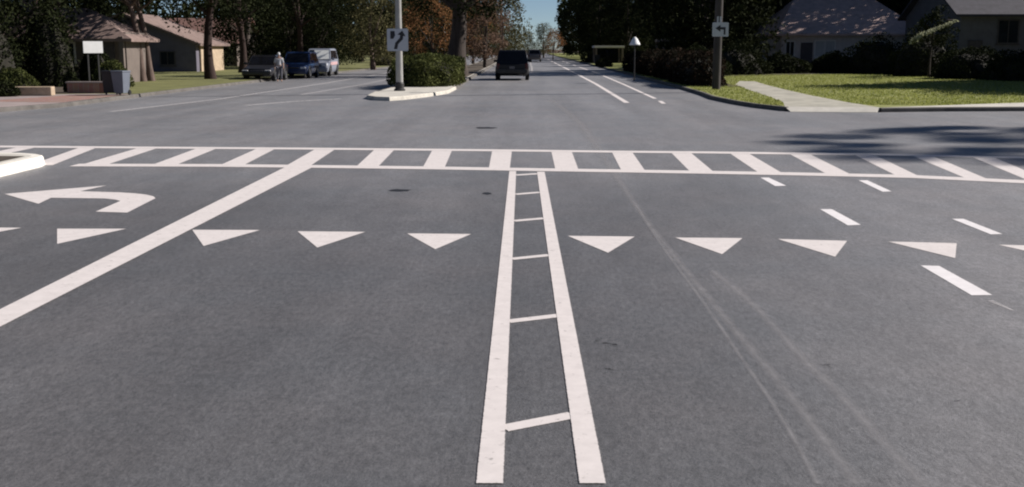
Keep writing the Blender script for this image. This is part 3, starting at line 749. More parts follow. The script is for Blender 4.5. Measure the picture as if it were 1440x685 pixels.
# sunlit arching branch of a small tree at the right
bt = make_tree('garden_tree', 'small dark tree with one pale sunlit branch arching over the right shrubs', 'tree', (at(1300, 69.0), 69.0), 2.0, 2.2, 4.0, 0.9, 0.09, 'bark', 'leaf', 14, 110, 0.16, seed=61, clr=0.6, nlimb=3)
def L(u, v, Y): return (at(u, Y) - bt.location.x, Y - bt.location.y, zt(v, Y) - 0.12)
br = [L(1270, 60, 66.2), L(1283, 50, 66.3), L(1300, 43, 66.6), L(1318, 36, 67.0), L(1330, 30.5, 67.4), L(1318, 30, 68.2)]
MB().tube(br, [0.02, 0.035, 0.045, 0.05, 0.055, 0.06], 8).build('branch', 'barkpale', bt, smooth=True)
rng = np.random.default_rng(9)
bp_ = []
for k in range(1500):
    f = rng.random() * 4.0; i = int(f); a, c = np.array(br[i]), np.array(br[min(i + 1, 5)])
    bp_.append(a + (c - a) * (f - i) + rng.normal(size=3) * np.array([0.06, 0.08, 0.038]) * (1.5 - f * 0.2))
leaf_object('leaf_spray', np.array(bp_), rng.uniform(0.07, 0.17, 1500), 'leafpale', bt)

# ------------------------------------------------------------------ grass tufts
def in_poly(x, y, poly):
    c = False; n = len(poly)
    for i in range(n):
        x1, y1 = poly[i]; x2, y2 = poly[i - 1]
        if (y1 > y) != (y2 > y) and x < (x2 - x1) * (y - y1) / (y2 - y1) + x1: c = not c
    return c
walkpoly = walkL + walkR
rng = np.random.default_rng(5)
tp = []
while len(tp) < 42000:
    y = 35.2 + 42 * rng.random() ** 1.4; x = rng.uniform(7.3, 34)
    if x > at(1470, y) or not in_poly(x, y, lawnR): continue
    if in_poly(x, y, [(p[0], p[1]) for p in walkpoly]): continue
    if in_poly(x, y, sidewalk_edge): continue
    tp.append((x, y, 0.13))
tp = np.array(tp, dtype=float); n = len(tp)
hgt = rng.uniform(0.025, 0.075, n); ang = rng.uniform(0, 2 * math.pi, n); wd = rng.uniform(0.012, 0.03, n)
V = np.empty((n, 3, 3)); V[:, 0] = tp; V[:, 1] = tp; V[:, 2] = tp
V[:, 0, 0] -= np.cos(ang) * wd; V[:, 0, 1] -= np.sin(ang) * wd; V[:, 1, 0] += np.cos(ang) * wd; V[:, 1, 1] += np.sin(ang) * wd
V[:, 2, 2] += hgt; V[:, 2, 0] += rng.normal(0, 0.02, n); V[:, 2, 1] += rng.normal(0, 0.02, n)
me = bpy.data.meshes.new('grass'); me.vertices.add(3 * n); me.vertices.foreach_set('co', V.astype(np.float32).ravel())
me.loops.add(3 * n); me.loops.foreach_set('vertex_index', np.arange(3 * n, dtype=np.int32))
me.polygons.add(n); me.polygons.foreach_set('loop_start', np.arange(0, 3 * n, 3, dtype=np.int32)); me.polygons.foreach_set('loop_total', np.full(n, 3, dtype=np.int32))
me.update(calc_edges=True); me.materials.append(M['blade'])
tag(link('grass', me), 'short sunlit grass on the right corner lawn', 'grass', kind='stuff')

# ------------------------------------------------------------------ houses
def house(name, label, x0, x1, y0, y1, eave, rise, axis, hip, wallm, roofm, ov=0.5, hiplen=None):
    """axis: direction of the ridge, 'x' or 'y'; hip: True slopes the ridge ends too"""
    cx, cy = (x0 + x1) / 2, (y0 + y1) / 2
    t = thing(name, label, 'house', (cx, cy, 0.1))
    t['hx'] = (x1 - x0) / 2; t['hy'] = (y1 - y0) / 2
    hx_, hy_ = (x1 - x0) / 2, (y1 - y0) / 2
    b = MB().box((0, 0, eave / 2), (2 * hx_, 2 * hy_, eave))
    half = hy_ if axis == 'x' else hx_; ln = hx_ if axis == 'x' else hy_
    def q(along, across, z): return (along, across, z) if axis == 'x' else (across, along, z)
    if not hip:
        tri_ = [[q(s * (ln - 0.001), -half, eave), q(s * (ln - 0.001), half, eave), q(s * (ln - 0.001), 0, eave + rise - 0.03)] for s in (-1, 1)]
        b.loft(tri_)
    b.build('wall', wallm, t)
    sl_ = rise / half; th_ = 0.16; drop = ov * sl_
    r = MB()
    if hip:
        hl = hiplen or half
        base = [q(-(ln + ov), -(half + ov), eave - drop), q(ln + ov, -(half + ov), eave - drop), q(ln + ov, half + ov, eave - drop), q(-(ln + ov), half + ov, eave - drop)]
        low = [(p[0], p[1], p[2] - th_) for p in base]
        rg = [q(-(ln - hl), 0, eave + rise), q(ln - hl, 0, eave + rise)]
        vs = low + base + rg
        r.add(vs, [(0, 1, 5, 4), (1, 2, 6, 5), (2, 3, 7, 6), (3, 0, 4, 7), (4, 5, 9, 8), (5, 6, 9), (6, 7, 8, 9), (7, 4, 8), (3, 2, 1, 0)])
    else:
        for s in (-1, 1):
            ring = []
            for e in (-1, 1):
                A = q(e * (ln + ov), 0, eave + rise + 0.02); B = q(e * (ln + ov), s * (half + ov), eave - drop + 0.02)
                ring.append([A, B, (B[0], B[1], B[2] - th_), (A[0], A[1], A[2] - th_)])
            r.loft(ring)
    roof = r.build('roof', roofm, t)
    return t, hx_, hy_, roof

def window(t, side, pos, z0, w_, h_, hx_, hy_, fm='trim', pm='glass'):
    f = MB(); fw = 0.09; dp = 0.07
    def put(c, d, off):
        # local frame: a along the wall, z up, o outwards
        if side == 'front': return ((c[0], -hy_ - off, c[1]), (d[0], dp, d[1]))
        if side == 'right': return ((hx_ + off, c[0], c[1]), (dp, d[0], d[1]))
        return ((-hx_ - off, c[0], c[1]), (dp, d[0], d[1]))
    for c, d in [((pos - w_ / 2 + fw / 2, z0 + h_ / 2), (fw, h_)), ((pos + w_ / 2 - fw / 2, z0 + h_ / 2), (fw, h_)), ((pos, z0 + h_ - fw / 2), (w_ - 2 * fw, fw)), ((pos, z0 + fw / 2), (w_ - 2 * fw, fw)), ((pos, z0 + h_ / 2), (0.05, h_ - 2 * fw))]:
        f.box(*put(c, d, dp / 2 - 0.01))
    f.box(*put((pos, z0 - 0.04), (w_ + 0.16, 0.07), dp / 2 + 0.02))
    fo = f.build('window', fm, t)
    p = MB(); c, d = put((pos, z0 + h_ / 2), (w_ - 2 * fw, h_ - 2 * fw), 0.002)
    d = tuple(0.03 if abs(k - dp) < 1e-9 else k for k in d)
    p.box(c, d).build('pane', pm, fo)
    return fo

def door(t, pos, w_, h_, hy_, m='trimdark'):
    d = MB().box((pos, -hy_ - 0.03, h_ / 2 + 0.15), (w_, 0.08, h_), bev=0.015).build('door', m, t)
    MB().lathe([(0.0, -0.03), (0.035, -0.03), (0.04, 0.0), (0.025, 0.03), (0, 0.03)], 10, (pos + w_ * 0.4, -hy_ - 0.11, 1.1)).build('handle', 'rim', d)
    return d

# corner house at the left with a pinkish hipped roof and a porch
t, hx_, hy_, rf = house('house', 'low house with a sunlit pinkish hipped roof at the left, beside the leaning trees', -38, at(184, 58), 58, 61.6, 2.62, 1.3, 'x', True, 'wall_tan', 'shingle_pink', 0.45, 2.6)
door(t, hx_ - 1.05, 0.85, 2.0, hy_); window(t, 'front', hx_ - 3.4, 0.95, 1.5, 1.2, hx_, hy_)
for dx in (0.12, 1.75):
    MB().box((hx_ - dx, -hy_ - 0.32, 1.2), (0.24, 0.24, 2.4), bev=0.02).build('porch_post', 'wall_tan', t)
MB().box((hx_ - 0.95, -hy_ - 0.5, 0.07), (2.4, 1.0, 0.16), bev=0.02).build('porch_step', 'concrete', t)
MB().box((hx_ - 6, 0.6, 3.9), (0.8, 0.6, 1.6), bev=0.02).build('chimney', 'bricks', rf)

# second low house, gable towards us
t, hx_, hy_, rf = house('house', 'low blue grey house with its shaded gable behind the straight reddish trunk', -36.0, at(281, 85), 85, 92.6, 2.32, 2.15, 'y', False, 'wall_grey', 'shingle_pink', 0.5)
window(t, 'front', hx_ - 2.2, 0.5, 1.2, 1.1, hx_, hy_, 'trimdark'); window(t, 'front', -1.5, 0.9, 1.5, 1.1, hx_, hy_, 'trimdark')
pass
MB().box((hx_ + 0.075, 0.2, 1.1), (0.15, 6.4, 2.2), bev=0.02).build('bay_panel', 'tanstone', t)
# third house behind, reddish roof
t, hx_, hy_, rf = house('house', 'far house with a reddish roof behind the leftmost parked car', -40, at(338, 112), 112, 122, 2.5, 2.4, 'x', False, 'wall_tan', 'shingle_red', 0.5)
window(t, 'front', hx_ - 2.0, 0.9, 1.4, 1.1, hx_, hy_); window(t, 'front', hx_ - 6.0, 0.9, 1.4, 1.1, hx_, hy_)

# right: grey roofed ranch house
t, hx_, hy_, rf = house('house', 'ranch house with a wide pinkish grey roof beyond the right lawn', at(1092, 90), at(1282, 90), 90, 101, 3.22, 2.7, 'x', True, 'wall_cream', 'shingle_mauve', 0.55, 2.2)
door(t, at(1127, 90) - t.location.x, 0.95, 2.1, hy_)
window(t, 'front', at(1152, 90) - t.location.x, 1.1, 1.7, 1.35, hx_, hy_, 'trim', 'curtain'); window(t, 'front', at(1216, 90) - t.location.x, 1.1, 2.2, 1.3, hx_, hy_)
window(t, 'front', at(1104, 90) - t.location.x, 1.1, 0.8, 1.3, hx_, hy_)
MB().box((0, -hy_ - 0.35, 0.12), (2 * hx_ - 1, 0.7, 0.24), bev=0.03).build('porch_step', 'concrete', t)
# darker house behind it to the left
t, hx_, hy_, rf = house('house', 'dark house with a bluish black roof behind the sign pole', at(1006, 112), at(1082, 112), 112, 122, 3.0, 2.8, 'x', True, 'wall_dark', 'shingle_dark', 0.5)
window(t, 'front', at(1052, 112) - t.location.x, 0.95, 1.3, 1.35, hx_, hy_, 'trim', 'curtain'); window(t, 'front', at(1071, 112) - t.location.x, 0.95, 0.9, 1.35, hx_, hy_, 'trim', 'curtain')
window(t, 'front', at(1020, 112) - t.location.x, 0.95, 1.0, 1.2, hx_, hy_)
# dim house at the right edge
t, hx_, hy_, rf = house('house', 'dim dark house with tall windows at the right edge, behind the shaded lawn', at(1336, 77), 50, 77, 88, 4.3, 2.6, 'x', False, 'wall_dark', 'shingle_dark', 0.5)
for u, uw in ((1402, 30), (1446, 30)):
    window(t, 'front', at(u, 77) - t.location.x, zt(62, 77) - 0.1, uw / 1545 * 77, 1.65, hx_, hy_, 'trimdark')
door(t, at(1358, 77) - t.location.x, 1.0, 2.2, hy_, 'trimdark')
MB().box((at(1358, 77) - t.location.x, -hy_ - 0.5, 0.1), (1.8, 1.0, 0.22), bev=0.03).build('porch_step', 'concrete', t)

# carports on the right
def carport(label, x, y, wx, wy, h, m):
    t = thing('carport', label, 'carport', (x, y, 0.1))
    MB().box((0, 0, h - 0.12), (wx, wy, 0.24), bev=0.03).build('roof', m, t); pm = 'wall_tan' if m == 'trim' else m
    for sx in (-1, 1):
        for sy in (-1, 1):
            MB().box((sx * (wx / 2 - 0.2), sy * (wy / 2 - 0.2), (h - 0.24) / 2), (0.22, 0.22, h - 0.24), bev=0.015).build('post', pm, t)
    return t
carport('grey carport with square posts sheltering a dark van behind the right hedge', 14.2, 101.5, 4.2, 5.6, 2.62, 'wall_tan')
carport('low pale carport far off beyond the grass patch on the right', at(853, 134), 134, 3.5, 5.0, 2.1, 'trim')

# ------------------------------------------------------------------ vehicles
def rring(w_, z0, z1, y, k=0.12, tuck=0.06):
    """cross-section of a body: rounded box"""
    return [(-w_ + tuck + 0.05, y, z0), (w_ - tuck - 0.05, y, z0), (w_ - tuck * 0.4, y, z0 + k), (w_, y, (z0 + z1) / 2), (w_ - 0.02, y, z1 - k * 0.7), (w_ - 0.09, y, z1), (-w_ + 0.09, y, z1), (-w_ + 0.02, y, z1 - k * 0.7), (-w_, y, (z0 + z1) / 2), (-w_ + tuck * 0.4, y, z0 + k)]

def car(name, label, cat, kind, paint, loc, rz, group=None, L_=4.6, W_=1.9, H_=1.75, extras=()):
    t = thing(name, label, cat, loc, rz, group)
    hl, hw = L_ / 2, W_ / 2; gz = 0.30
    belt = {'suv': 1.02, 'sedan': 0.92, 'van': 1.12}[kind] * (1 if kind != 'suv' else H_ / 1.8)
    hood = belt - {'suv': 0.06, 'sedan': 0.10, 'van': 0.12}[kind]
    sec = [(hl, 0.86, gz + 0.12, hood - 0.22), (hl - 0.10, 0.95, gz, hood - 0.08), (hl - 0.9, 1.0, gz - 0.04, hood), (hl - 1.35, 1.0, gz - 0.04, belt), (-hl + 0.9, 1.0, gz - 0.04, belt + 0.02), (-hl + 0.12, 0.97, gz, belt), (-hl, 0.90, gz + 0.1, belt - 0.08)]
    body = MB().loft([rring(hw * s, z0, z1, y) for y, s, z0, z1 in sec]).build('body', paint, t, smooth=True)
    # cabin
    if kind == 'suv': yA, yB, yC, yD = hl - 1.2, hl - 1.9, -hl + 0.32, -hl + 0.06
    elif kind == 'van': yA, yB, yC, yD = hl - 0.75, hl - 1.45, -hl + 0.12, -hl + 0.03
    else: yA, yB, yC, yD = hl - 1.3, hl - 2.0, -hl + 1.25, -hl + 0.5
    wt = hw * 0.80; wb = hw - 0.05; zb_ = belt - 0.03; zt_ = H_
    lo = [(-wb, yA), (wb, yA), (wb, yD), (-wb, yD)]; hi = [(-wt, yB), (wt, yB), (wt, yC), (-wt, yC)]
    def lerp(f, k): return (lo[k][0] + (hi[k][0] - lo[k][0]) * f, lo[k][1] + (hi[k][1] - lo[k][1]) * f, zb_ + (zt_ - 0.06 - zb_) * f)
    r0 = [lerp(0, k) for k in range(4)]; r1 = [lerp(1, k) for k in range(4)]
    r2 = [(x * 0.9, (y - (yB + yC) / 2) * 0.93 + (yB + yC) / 2, zt_) for x, y, z in r1]
    MB().loft([r0, r1, r2]).build('cabin', paint, t)
    def pane(nm, a, b, f0, f1, s0, s1, m='carglass', push=0.012):
        def pt(f, s):
            A, B = Vector(lerp(f, a)), Vector(lerp(f, b)); return A.lerp(B, s)
        p = [pt(f0, s0), pt(f0, s1), pt(f1, s1), pt(f1, s0)]
        nrm = (p[1] - p[0]).cross(p[3] - p[0]).normalized()
        if nrm.dot((p[0] + p[2]) / 2 - Vector((0, (yB + yC) / 2, 1))) < 0: nrm = -nrm
        ring0 = [x + nrm * push for x in p]; ring1 = [x - nrm * 0.01 for x in p]
        return MB().loft([ring1, ring0]).build(nm, m, t)
    pane('windscreen', 0, 1, 0.12, 0.94, 0.06, 0.94)
    pane('rear_window', 3, 2, 0.22 if kind != 'sedan' else 0.1, 0.9, 0.10, 0.90)
    for a, b in ((1, 2), (0, 3)):
        for s0, s1 in ((0.08, 0.36), (0.39, 0.66), (0.69, 0.92)):
            pane('side_window', a, b, 0.16, 0.90, s0, s1)
    wr = 0.36 if kind != 'sedan' else 0.32
    for sx in (-1, 1):
        for yy in (hl - 0.92, -hl + 0.95):
            wh = MB().lathe([(wr * 0.62, -0.11), (wr * 0.93, -0.115), (wr, -0.07), (wr, 0.07), (wr * 0.93, 0.115), (wr * 0.62, 0.11)], 22, (sx * (hw - 0.10), yy, wr), 'x').build('tyre', 'tyre', t, smooth=True)
            MB().lathe([(0, -0.02), (wr * 0.25, -0.02), (wr * 0.6, 0.03), (wr * 0.64, 0.0), (wr * 0.64, -0.06), (0, -0.06)] if sx > 0 else [(0, 0.02), (wr * 0.25, 0.02), (wr * 0.6, -0.03), (wr * 0.64, 0.0), (wr * 0.64, 0.06), (0, 0.06)], 18, (sx * (hw + 0.0), yy, wr), 'x').build('rim', 'rim' if 'darkrim' not in extras else 'poledark', wh, smooth=True)
            # arch lip
            ap = [(sx * (hw - 0.012), yy + (wr + 0.06) * math.cos(a), wr + (wr + 0.06) * math.sin(a)) for a in [math.pi * k / 12 for k in range(13)]]
            MB().tube(ap, 0.035, 6).build('wheel_arch', 'poledark', t, smooth=True)
        hb = 'headlight'
        MB().box((sx * hw * 0.72, hl - 0.03, hood - 0.24), (0.34, 0.14, 0.17), bev=0.03).build('headlight', 'headl', t)
        tl = (0.15, 0.14, 0.42) if kind != 'sedan' else (0.36, 0.12, 0.15)
        MB().box((sx * (hw * 0.93 - tl[0] / 2), -hl + 0.03, belt - 0.02 - tl[2] / 2), tl, bev=0.025).build('tail_light', 'tail', t)
        m_ = MB().box((sx * (hw + 0.09), yA - 0.25, belt + 0.10), (0.2, 0.1, 0.15), bev=0.03).build('side_mirror', paint, t)
        MB().box((sx * (hw - 0.30), -hl - 0.02, 0.27), (0.1, 0.2, 0.06), bev=0.02).build('exhaust_shield', 'poledark', t) if 'exhaust' in extras and sx > 0 else None
    MB().box((0, -hl - 0.03, gz + 0.26), (W_ * 0.92, 0.16, 0.24), bev=0.05).build('rear_bumper', 'poledark' if 'darkbumper' in extras else paint, t)
    MB().box((0, hl + 0.02, gz + 0.20), (W_ * 0.92, 0.16, 0.24 if 'palebumper' not in extras else 0.36), bev=0.05).build('front_bumper', paint if 'palebumper' not in extras else 'car_silver', t)
    MB().box((0, hl - 0.01, hood - 0.26), (W_ * 0.42, 0.08, 0.18), bev=0.03).build('grille', 'poledark', t)
    MB().box((0, -hl - 0.005, belt - 0.26), (0.32, 0.03, 0.16), bev=0.005).build('number_plate', 'car_grey', t)
    if 'rails' in extras:
        for sx in (-1, 1):
            MB().tube([(sx * wt * 0.86, yB - 0.1, zt_ - 0.02), (sx * wt * 0.86, yB - 0.25, zt_ + 0.06), (sx * wt * 0.86, yC + 0.3, zt_ + 0.06), (sx * wt * 0.86, yC + 0.15, zt_ - 0.02)], 0.022, 6).build('roof_rail', 'poledark', t, smooth=True)
    if 'glare_pane' in extras:
        pane('glare_pane', 0, 1, 0.14, 0.92, 0.06, 0.72, 'skyglare', 0.02)  # pale pane paints the sky glare onto the windscreen
    if 'stripe' in extras:  # pink strips paint the sunlit edge along the flanks
        MB().box((hw + 0.004, -0.0, belt - 0.20), (0.02, L_ * 0.6, 0.22), bev=0.004).build('side_glint', 'pink', t)
        MB().box((-hw - 0.004, -0.0, belt - 0.20), (0.02, L_ * 0.6, 0.22), bev=0.004).build('side_glint', 'pink', t)
    return t

car('sport_utility', 'black boxy sport utility driving away beside the median', 'car', 'suv', 'car_black', (at(720.5, 66.6), 66.6 + 2.3, 0.0), 0.0, None, 4.7, 2.0, 1.80, ('rails', 'darkbumper', 'darkrim', 'exhaust'))
car('minivan', 'distant dark car with a sunlit right edge far down the road', 'car', 'suv', 'car_grey', (at(751.5, 160), 162.5, 0.0), 0.0, None, 4.7, 1.95, 1.75, ())
GP = 'vehicles parked along the left kerb'
car('parked_sedan', 'dark car parked first in the row at the left kerb, front towards us', 'car', 'sedan', 'car_dark', (at(364, 64), 66.3, 0.0), R(180), GP, 4.6, 1.82, 1.5)
car('parked_car', 'blue car parked between the dark car and the pale silver one at the left', 'car', 'suv', 'car_blue', (at(414, 70), 72.4, 0.0), R(180), GP, 4.5, 1.85, 1.68)
car('parked_car', 'pale silver blue car with painted glare on its windscreen, last of the parked row', 'car', 'suv', 'car_silver', (at(444, 75.6), 78.4, 0.0), R(180), GP, 4.6, 1.85, 1.88, ('glare_pane', 'stripe'))
car('parked_van', 'dark bluish van standing in the grey carport behind the right hedge', 'van', 'van', 'car_navy', (14.4, 101.2, 0.1), R(180), None, 4.8, 1.9, 2.1)

# ------------------------------------------------------------------ people
def skin_mesh(name, verts, edges, root, parent, m, sub=2):
    me = bpy.data.meshes.new(name)
    me.from_pydata([v[0] for v in verts], edges, [])
    o = bpy.data.objects.new(name, me); COL.objects.link(o)
    md = o.modifiers.new('skin', 'SKIN'); md.use_smooth_shade = True
    if not me.skin_vertices:
        bm = bmesh.new(); bm.from_mesh(me); bm.verts.layers.skin.verify(); bm.to_mesh(me); bm.free()
    for i, (p, r) in enumerate(verts):
        sv = me.skin_vertices[0].data[i]
        sv.radius = r if isinstance(r, tuple) else (r, r); sv.use_root = (i == root)
    sb_ = o.modifiers.new('sub', 'SUBSURF'); sb_.levels = sub; sb_.render_levels = sub
    dg = bpy.context.evaluated_depsgraph_get(); dg.update()
    nm = bpy.data.meshes.new_from_object(o.evaluated_get(dg))
    o.modifiers.clear(); o.data = nm; nm.name = name
    nm.materials.clear(); nm.materials.append(M[m]); o.parent = parent
    return o

def person(label, loc, rz, h, shirt, trous, cap=None, stride=0.12):
    t = thing('person', label, 'person', loc, rz)
    s = h / 1.72
    def V(x, y, z, r): return ((x * s, y * s, z * s), r * s)
    v = [V(0, 0, 0.95, 0.125), V(0, 0.01, 1.10, 0.115), V(0, 0.02, 1.28, 0.135), V(0, 0.01, 1.42, 0.11), V(0, 0, 1.50, 0.05), V(0, -0.01, 1.56, 0.06), V(0, -0.015, 1.63, 0.083), V(0, -0.005, 1.70, 0.06)]
    e = [(0, 1), (1, 2), (2, 3), (3, 4), (4, 5), (5, 6), (6, 7)]
    v.append(V(0, -0.095, 1.615, 0.018)); e.append((6, len(v) - 1))      # nose
    for sx in (-1, 1):
        n = len(v)
        f = stride * sx
        v += [V(0.10 * sx, 0, 0.88, 0.095), V(0.11 * sx, -f * 0.5, 0.50, 0.06), V(0.11 * sx, -f + 0.02, 0.10, 0.042), V(0.115 * sx, -f - 0.14, 0.035, 0.035)]
        e += [(0, n), (n, n + 1), (n + 1, n + 2), (n + 2, n + 3)]
        n = len(v)
        v += [V(0.19 * sx, 0.0, 1.40, 0.062), V(0.25 * sx, 0.02, 1.13, 0.045), V(0.26 * sx, -0.10, 0.92, 0.034), V(0.26 * sx, -0.13, 0.84, 0.036)]
        e += [(3, n), (n, n + 1), (n + 1, n + 2), (n + 2, n + 3)]
        p = n + 3
        for k, (dy, ln) in enumerate(((-0.035, 0.075), (-0.012, 0.088), (0.012, 0.082), (0.034, 0.062))):
            q = len(v); v += [V(0.26 * sx, -0.13 + dy, 0.80, 0.009), V(0.25 * sx, -0.145 + dy, 0.80 - ln, 0.008)]
            e += [(p, q), (q, q + 1)]
        q = len(v); v += [V(0.245 * sx, -0.185, 0.83, 0.010), V(0.24 * sx, -0.205, 0.79, 0.009)]; e += [(p, q), (q, q + 1)]
    skin_mesh('body', v, e, 0, t, 'skin')
    # shirt
    v2 = [V(0, 0, 0.93, 0.145), V(0, 0.01, 1.10, 0.137), V(0, 0.02, 1.28, 0.152), V(0, 0.01, 1.43, 0.122)]; e2 = [(0, 1), (1, 2), (2, 3)]
    for sx in (-1, 1):
        n = len(v2); v2 += [V(0.19 * sx, 0, 1.40, 0.078), V(0.25 * sx, 0.02, 1.12, 0.062)]; e2 += [(3, n), (n, n + 1)]
    skin_mesh('shirt', v2, e2, 0, t, shirt)
    v3 = [V(0, 0, 0.96, 0.138)]; e3 = []
    for sx in (-1, 1):
        n = len(v3); f = stride * sx
        v3 += [V(0.10 * sx, 0, 0.87, 0.108), V(0.11 * sx, -f * 0.5, 0.50, 0.076), V(0.11 * sx, -f + 0.02, 0.12, 0.062)]; e3 += [(0, n), (n, n + 1), (n + 1, n + 2)]
    skin_mesh('trousers', v3, e3, 0, t, trous)
    hb = MB().lathe([(0.0, 0.125), (0.05, 0.115), (0.088, 0.07), (0.096, 0.02), (0.09, -0.03)], 14)
    hb.v = [(x * s, (y + 0.0) * s * 1.12, (z + 1.655) * s) for x, y, z in hb.v]
    hb.build('cap' if cap else 'hair', cap or 'hair', t, smooth=True)
    return t
person('person in a pale grey shirt and grey trousers standing beside the dark parked car', (at(396, 63.6), 63.6, 0.0), R(15), 1.62, 'cloth_pale', 'cloth_grey', 'hat')

# ------------------------------------------------------------------ street furniture
def bin_(label, x, y, z, rz, m):
    t = thing('trash_bin', label, 'bin', (x, y, z), rz, 'pair of bins at the left kerb')
    MB().loft([[(sx * a, sy * b_, zz) for sx, sy in ((-1, -1), (1, -1), (1, 1), (-1, 1))] for a, b_, zz in ((0.19, 0.22, 0.08), (0.215, 0.25, 0.5), (0.24, 0.285, 0.86))]).build('body', m, t)
    ld = MB().box((0, 0.0, 0.895), (0.52, 0.62, 0.06), bev=0.025).build('lid', m, t)
    MB().box((0, 0.31, 0.87), (0.44, 0.06, 0.05), bev=0.015).build('handle', m, t)
    for sx in (-1, 1):
        MB().lathe([(0, -0.03), (0.09, -0.03), (0.10, 0.0), (0.09, 0.03), (0, 0.03)], 16, (sx * 0.2, 0.22, 0.10), 'x').build('wheel', 'tyre', t)
    return t
bin_('dark bin, left one of the pair at the left kerb', at(158, 42.5), 42.5, 0.135, R(8), 'bin_dark')
bin_('blue grey bin with a sunlit side, right one of the pair at the kerb', at(174, 42.3), 42.3, 0.135, R(-10), 'bin_grey')

# low walls at the left corner
tag(MB().box((at(44, 41.8), 41.8, 0.30), (1.75, 0.5, 0.34), rz=0.12, bev=0.04).build('garden_wall', 'tanstone'), 'low sunlit tan stone wall in front of the rounded green bush', 'wall')
wl = thing('brick_wall', 'low pinkish brick wall left of the two bins', 'wall', (at(126, 44.2), 44.2, 0.13), R(3))
MB().box((0, 0, 0.20), (1.5, 0.3, 0.40), bev=0.01).build('brickwork', 'bricks', wl); MB().box((0, 0, 0.43), (1.6, 0.38, 0.06), bev=0.015).build('coping', 'pinkwalk', wl)
# white board on a post
bd = thing('notice_board', 'blank white board on two posts in the deep shade at the left', 'board', (at(137.5, 47.5), 47.5, 0.12), R(42))
MB().box((0, 0, zt(66.5, 47.5) - 0.12), (0.84, 0.04, 0.50), bev=0.006).build('panel', 'board', bd)
for sx in (-1, 1): MB().box((sx * 0.22, 0.05, 0.95), (0.06, 0.06, 1.9)).build('post', 'poledark', bd)

# pale pole on the median
PX, PY = at(563.5, 46.6), 46.6
pl = thing('metal_pole', 'pale metal pole with a dark foot at the nose of the far median', 'pole', (PX, PY, 0.14))
MB().tube([(0, 0, 0.0), (0, 0, 4), (0, 0, 8.2)], [0.155, 0.125, 0.085], 18).build('shaft', 'pole', pl, smooth=True)
MB().lathe([(0, 0.0), (0.24, 0.0), (0.24, 0.06), (0.19, 0.10), (0.185, 0.30), (0.16, 0.36), (0, 0.36)], 20).build('foot', 'poledark', pl)
MB().lathe([(0, 8.18), (0.1, 8.18), (0.1, 8.24), (0.06, 8.30), (0, 8.32)], 14).build('cap', 'pole', pl)
MB().box((0, -0.15, 0.75), (0.13, 0.05, 0.22), bev=0.01).build('hand_hole', 'pole', pl)

def plate(name, outline, m, parent, y=0.0, th_=0.006):
    return MB().loft([[(x, y + th_ / 2, z) for x, z in outline], [(x, y - th_ / 2, z) for x, z in outline]]).build(name, m, parent)
def rounded(w_, h_, r=0.06, n=5):
    out = []
    for cx, cz, a0 in ((w_ / 2 - r, h_ / 2 - r, 0), (-w_ / 2 + r, h_ / 2 - r, 90), (-w_ / 2 + r, -h_ / 2 + r, 180), (w_ / 2 - r, -h_ / 2 + r, 270)):
        for k in range(n + 1):
            a = R(a0 + 90 * k / n); out.append((cx + r * math.cos(a), cz + r * math.sin(a)))
    return out
sg = thing('road_sign', 'white keep right sign with a black curved arrow on the pale pole', 'sign', (PX - 0.03, PY - 0.17, zt(56.5, 46.5)))
plate('panel', rounded(0.88, 0.92), 'signw', sg)
plate('border', rounded(0.88, 0.92), 'signk', sg, 0.006, 0.004)
MB().add([(x, -0.0065, z) for x, z in [(-0.30, 0.36), (-0.12, 0.36), (-0.10, 0.18), (-0.18, 0.04), (-0.30, 0.04)]], [(0, 1, 2, 3, 4)]).build('island_symbol', 'signk', sg)
arw = [(-0.16, -0.38), (-0.02, -0.38), (0.02, -0.18), (0.22, 0.02), (0.24, 0.16), (0.34, 0.14), (0.20, 0.38), (0.0, 0.22), (0.11, 0.19), (0.09, 0.08), (-0.10, -0.12)]
MB().add([(x, -0.0065, z) for x, z in arw], [tuple(range(len(arw)))]).build('arrow', 'signk', sg)
for sx in (-1, 1): pass
MB().box((0, 0.025, 0.25), (0.36, 0.03, 0.05)).build('bracket', 'pole', sg)
MB().box((0, 0.025, -0.25), (0.36, 0.03, 0.05)).build('bracket', 'pole', sg)

# wooden pole with a sign at the right corner
UX, UY = at(1004, 48.6), 48.6
up_ = thing('utility_pole', 'dark wooden utility pole at the tip of the right corner lawn', 'pole', (UX, UY, 0.13))
MB().tube([(0, 0, -0.1), (0.02, 0, 4), (0.03, 0, 9.5)], [0.18, 0.165, 0.14], 14).build('shaft', 'wood', up_, smooth=True)
MB().box((0.03, 0, 8.9), (2.3, 0.1, 0.12)).build('crossarm', 'wood', up_)
for x in (-1.0, -0.5, 0.5, 1.0):
    MB().lathe([(0, 0), (0.03, 0), (0.05, 0.06), (0.03, 0.12), (0, 0.13)], 10, (0.03 + x, 0, 8.96)).build('insulator', 'car_grey', up_)
sg2 = thing('road_sign', 'square white sign with a dark turn symbol on the wooden pole', 'sign', (UX + 0.08, UY - 0.17, zt(42.5, 48.5)))
plate('panel', rounded(0.70, 0.60, 0.04), 'signw', sg2)
arw2 = [(0.14, -0.22), (0.22, -0.22), (0.22, 0.10), (0.0, 0.10), (0.0, 0.20), (-0.22, 0.05), (0.0, -0.10), (0.0, 0.0), (0.14, 0.0)]
MB().add([(x, -0.0065, z) for x, z in arw2], [tuple(range(len(arw2)))]).build('symbol', 'signk', sg2)
MB().box((0, 0.02, 0), (0.1, 0.03, 0.4)).build('bracket', 'poledark', sg2)
sg3 = thing('pole_plate', 'small pale plate fixed above the square sign on the wooden pole', 'sign', (UX + 0.02, UY - 0.16, zt(29, 48.5)))
plate('panel', rounded(0.20, 0.26, 0.02), 'signw', sg3)
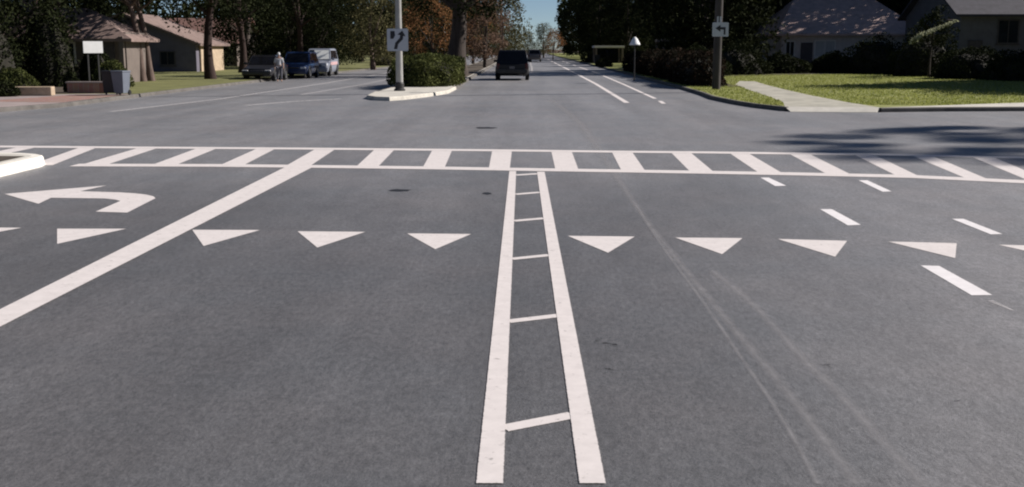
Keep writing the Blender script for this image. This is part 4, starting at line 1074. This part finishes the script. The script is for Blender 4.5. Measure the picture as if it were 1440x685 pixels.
MB().box((0, 0.015, 0), (0.06, 0.025, 0.12)).build('bracket', 'poledark', sg3)

# garden lamp, utility box, rocks
gl = thing('garden_lamp', 'white conical lamp on a thin dark post above the right hedge', 'lamp', (at(890, 62), 62, 0.12))
MB().tube([(0, 0, 0), (0, 0, 2.05)], 0.035, 10).build('post', 'poledark', gl, smooth=True)
zc = zt(63.5, 62) - 0.12
MB().lathe([(0.29, zc), (0.30, zc + 0.04), (0.17, zc + 0.30), (0.07, zc + 0.42), (0.0, zc + 0.45)], 18).build('lamp_shade', 'board', gl, smooth=True)
ub = thing('utility_box', 'small pale utility box at the foot of the wooden pole', 'utility box', (at(991, 55), 55, 0.13))
MB().box((0, 0, 0.22), (0.30, 0.26, 0.44), bev=0.03).build('cabinet', 'kerbc', ub); MB().box((0, 0, 0.46), (0.34, 0.30, 0.05), bev=0.015).build('lid', 'concrete', ub)
for u, y, r_, lab in ((1026, 83, 0.36, 'larger pale rock at the back of the right lawn'), (1040, 84, 0.24, 'smaller pale rock at the back of the right lawn')):
    bm = bmesh.new(); bmesh.ops.create_icosphere(bm, subdivisions=3, radius=1)
    for q in bm.verts:
        k = 1 + 0.14 * math.sin(q.co.x * 4 + u) + 0.12 * math.sin(q.co.y * 5 + q.co.z * 3); q.co = Vector((q.co.x * r_ * k * 1.15, q.co.y * r_ * k, q.co.z * r_ * 0.75 * k))
    me = bpy.data.meshes.new('rock'); bm.to_mesh(me); bm.free(); me.shade_smooth(); me.materials.append(M['rock'])
    o = link('rock', me); o.location = (at(u, y), y, 0.13 + r_ * 0.5); tag(o, lab, 'rock', 'pale rocks on the lawn')
tb = thing('trash_bin', 'tiny dark bin standing at the right kerb far down the road', 'bin', (7.9, 122, 0.13))
MB().loft([[(sx * a, sy * a * 1.1, zz) for sx, sy in ((-1, -1), (1, -1), (1, 1), (-1, 1))] for a, zz in ((0.24, 0.05), (0.32, 1.0))]).build('body', 'bin_dark', tb)
MB().box((0, 0, 1.03), (0.7, 0.74, 0.07), bev=0.02).build('lid', 'bin_dark', tb)
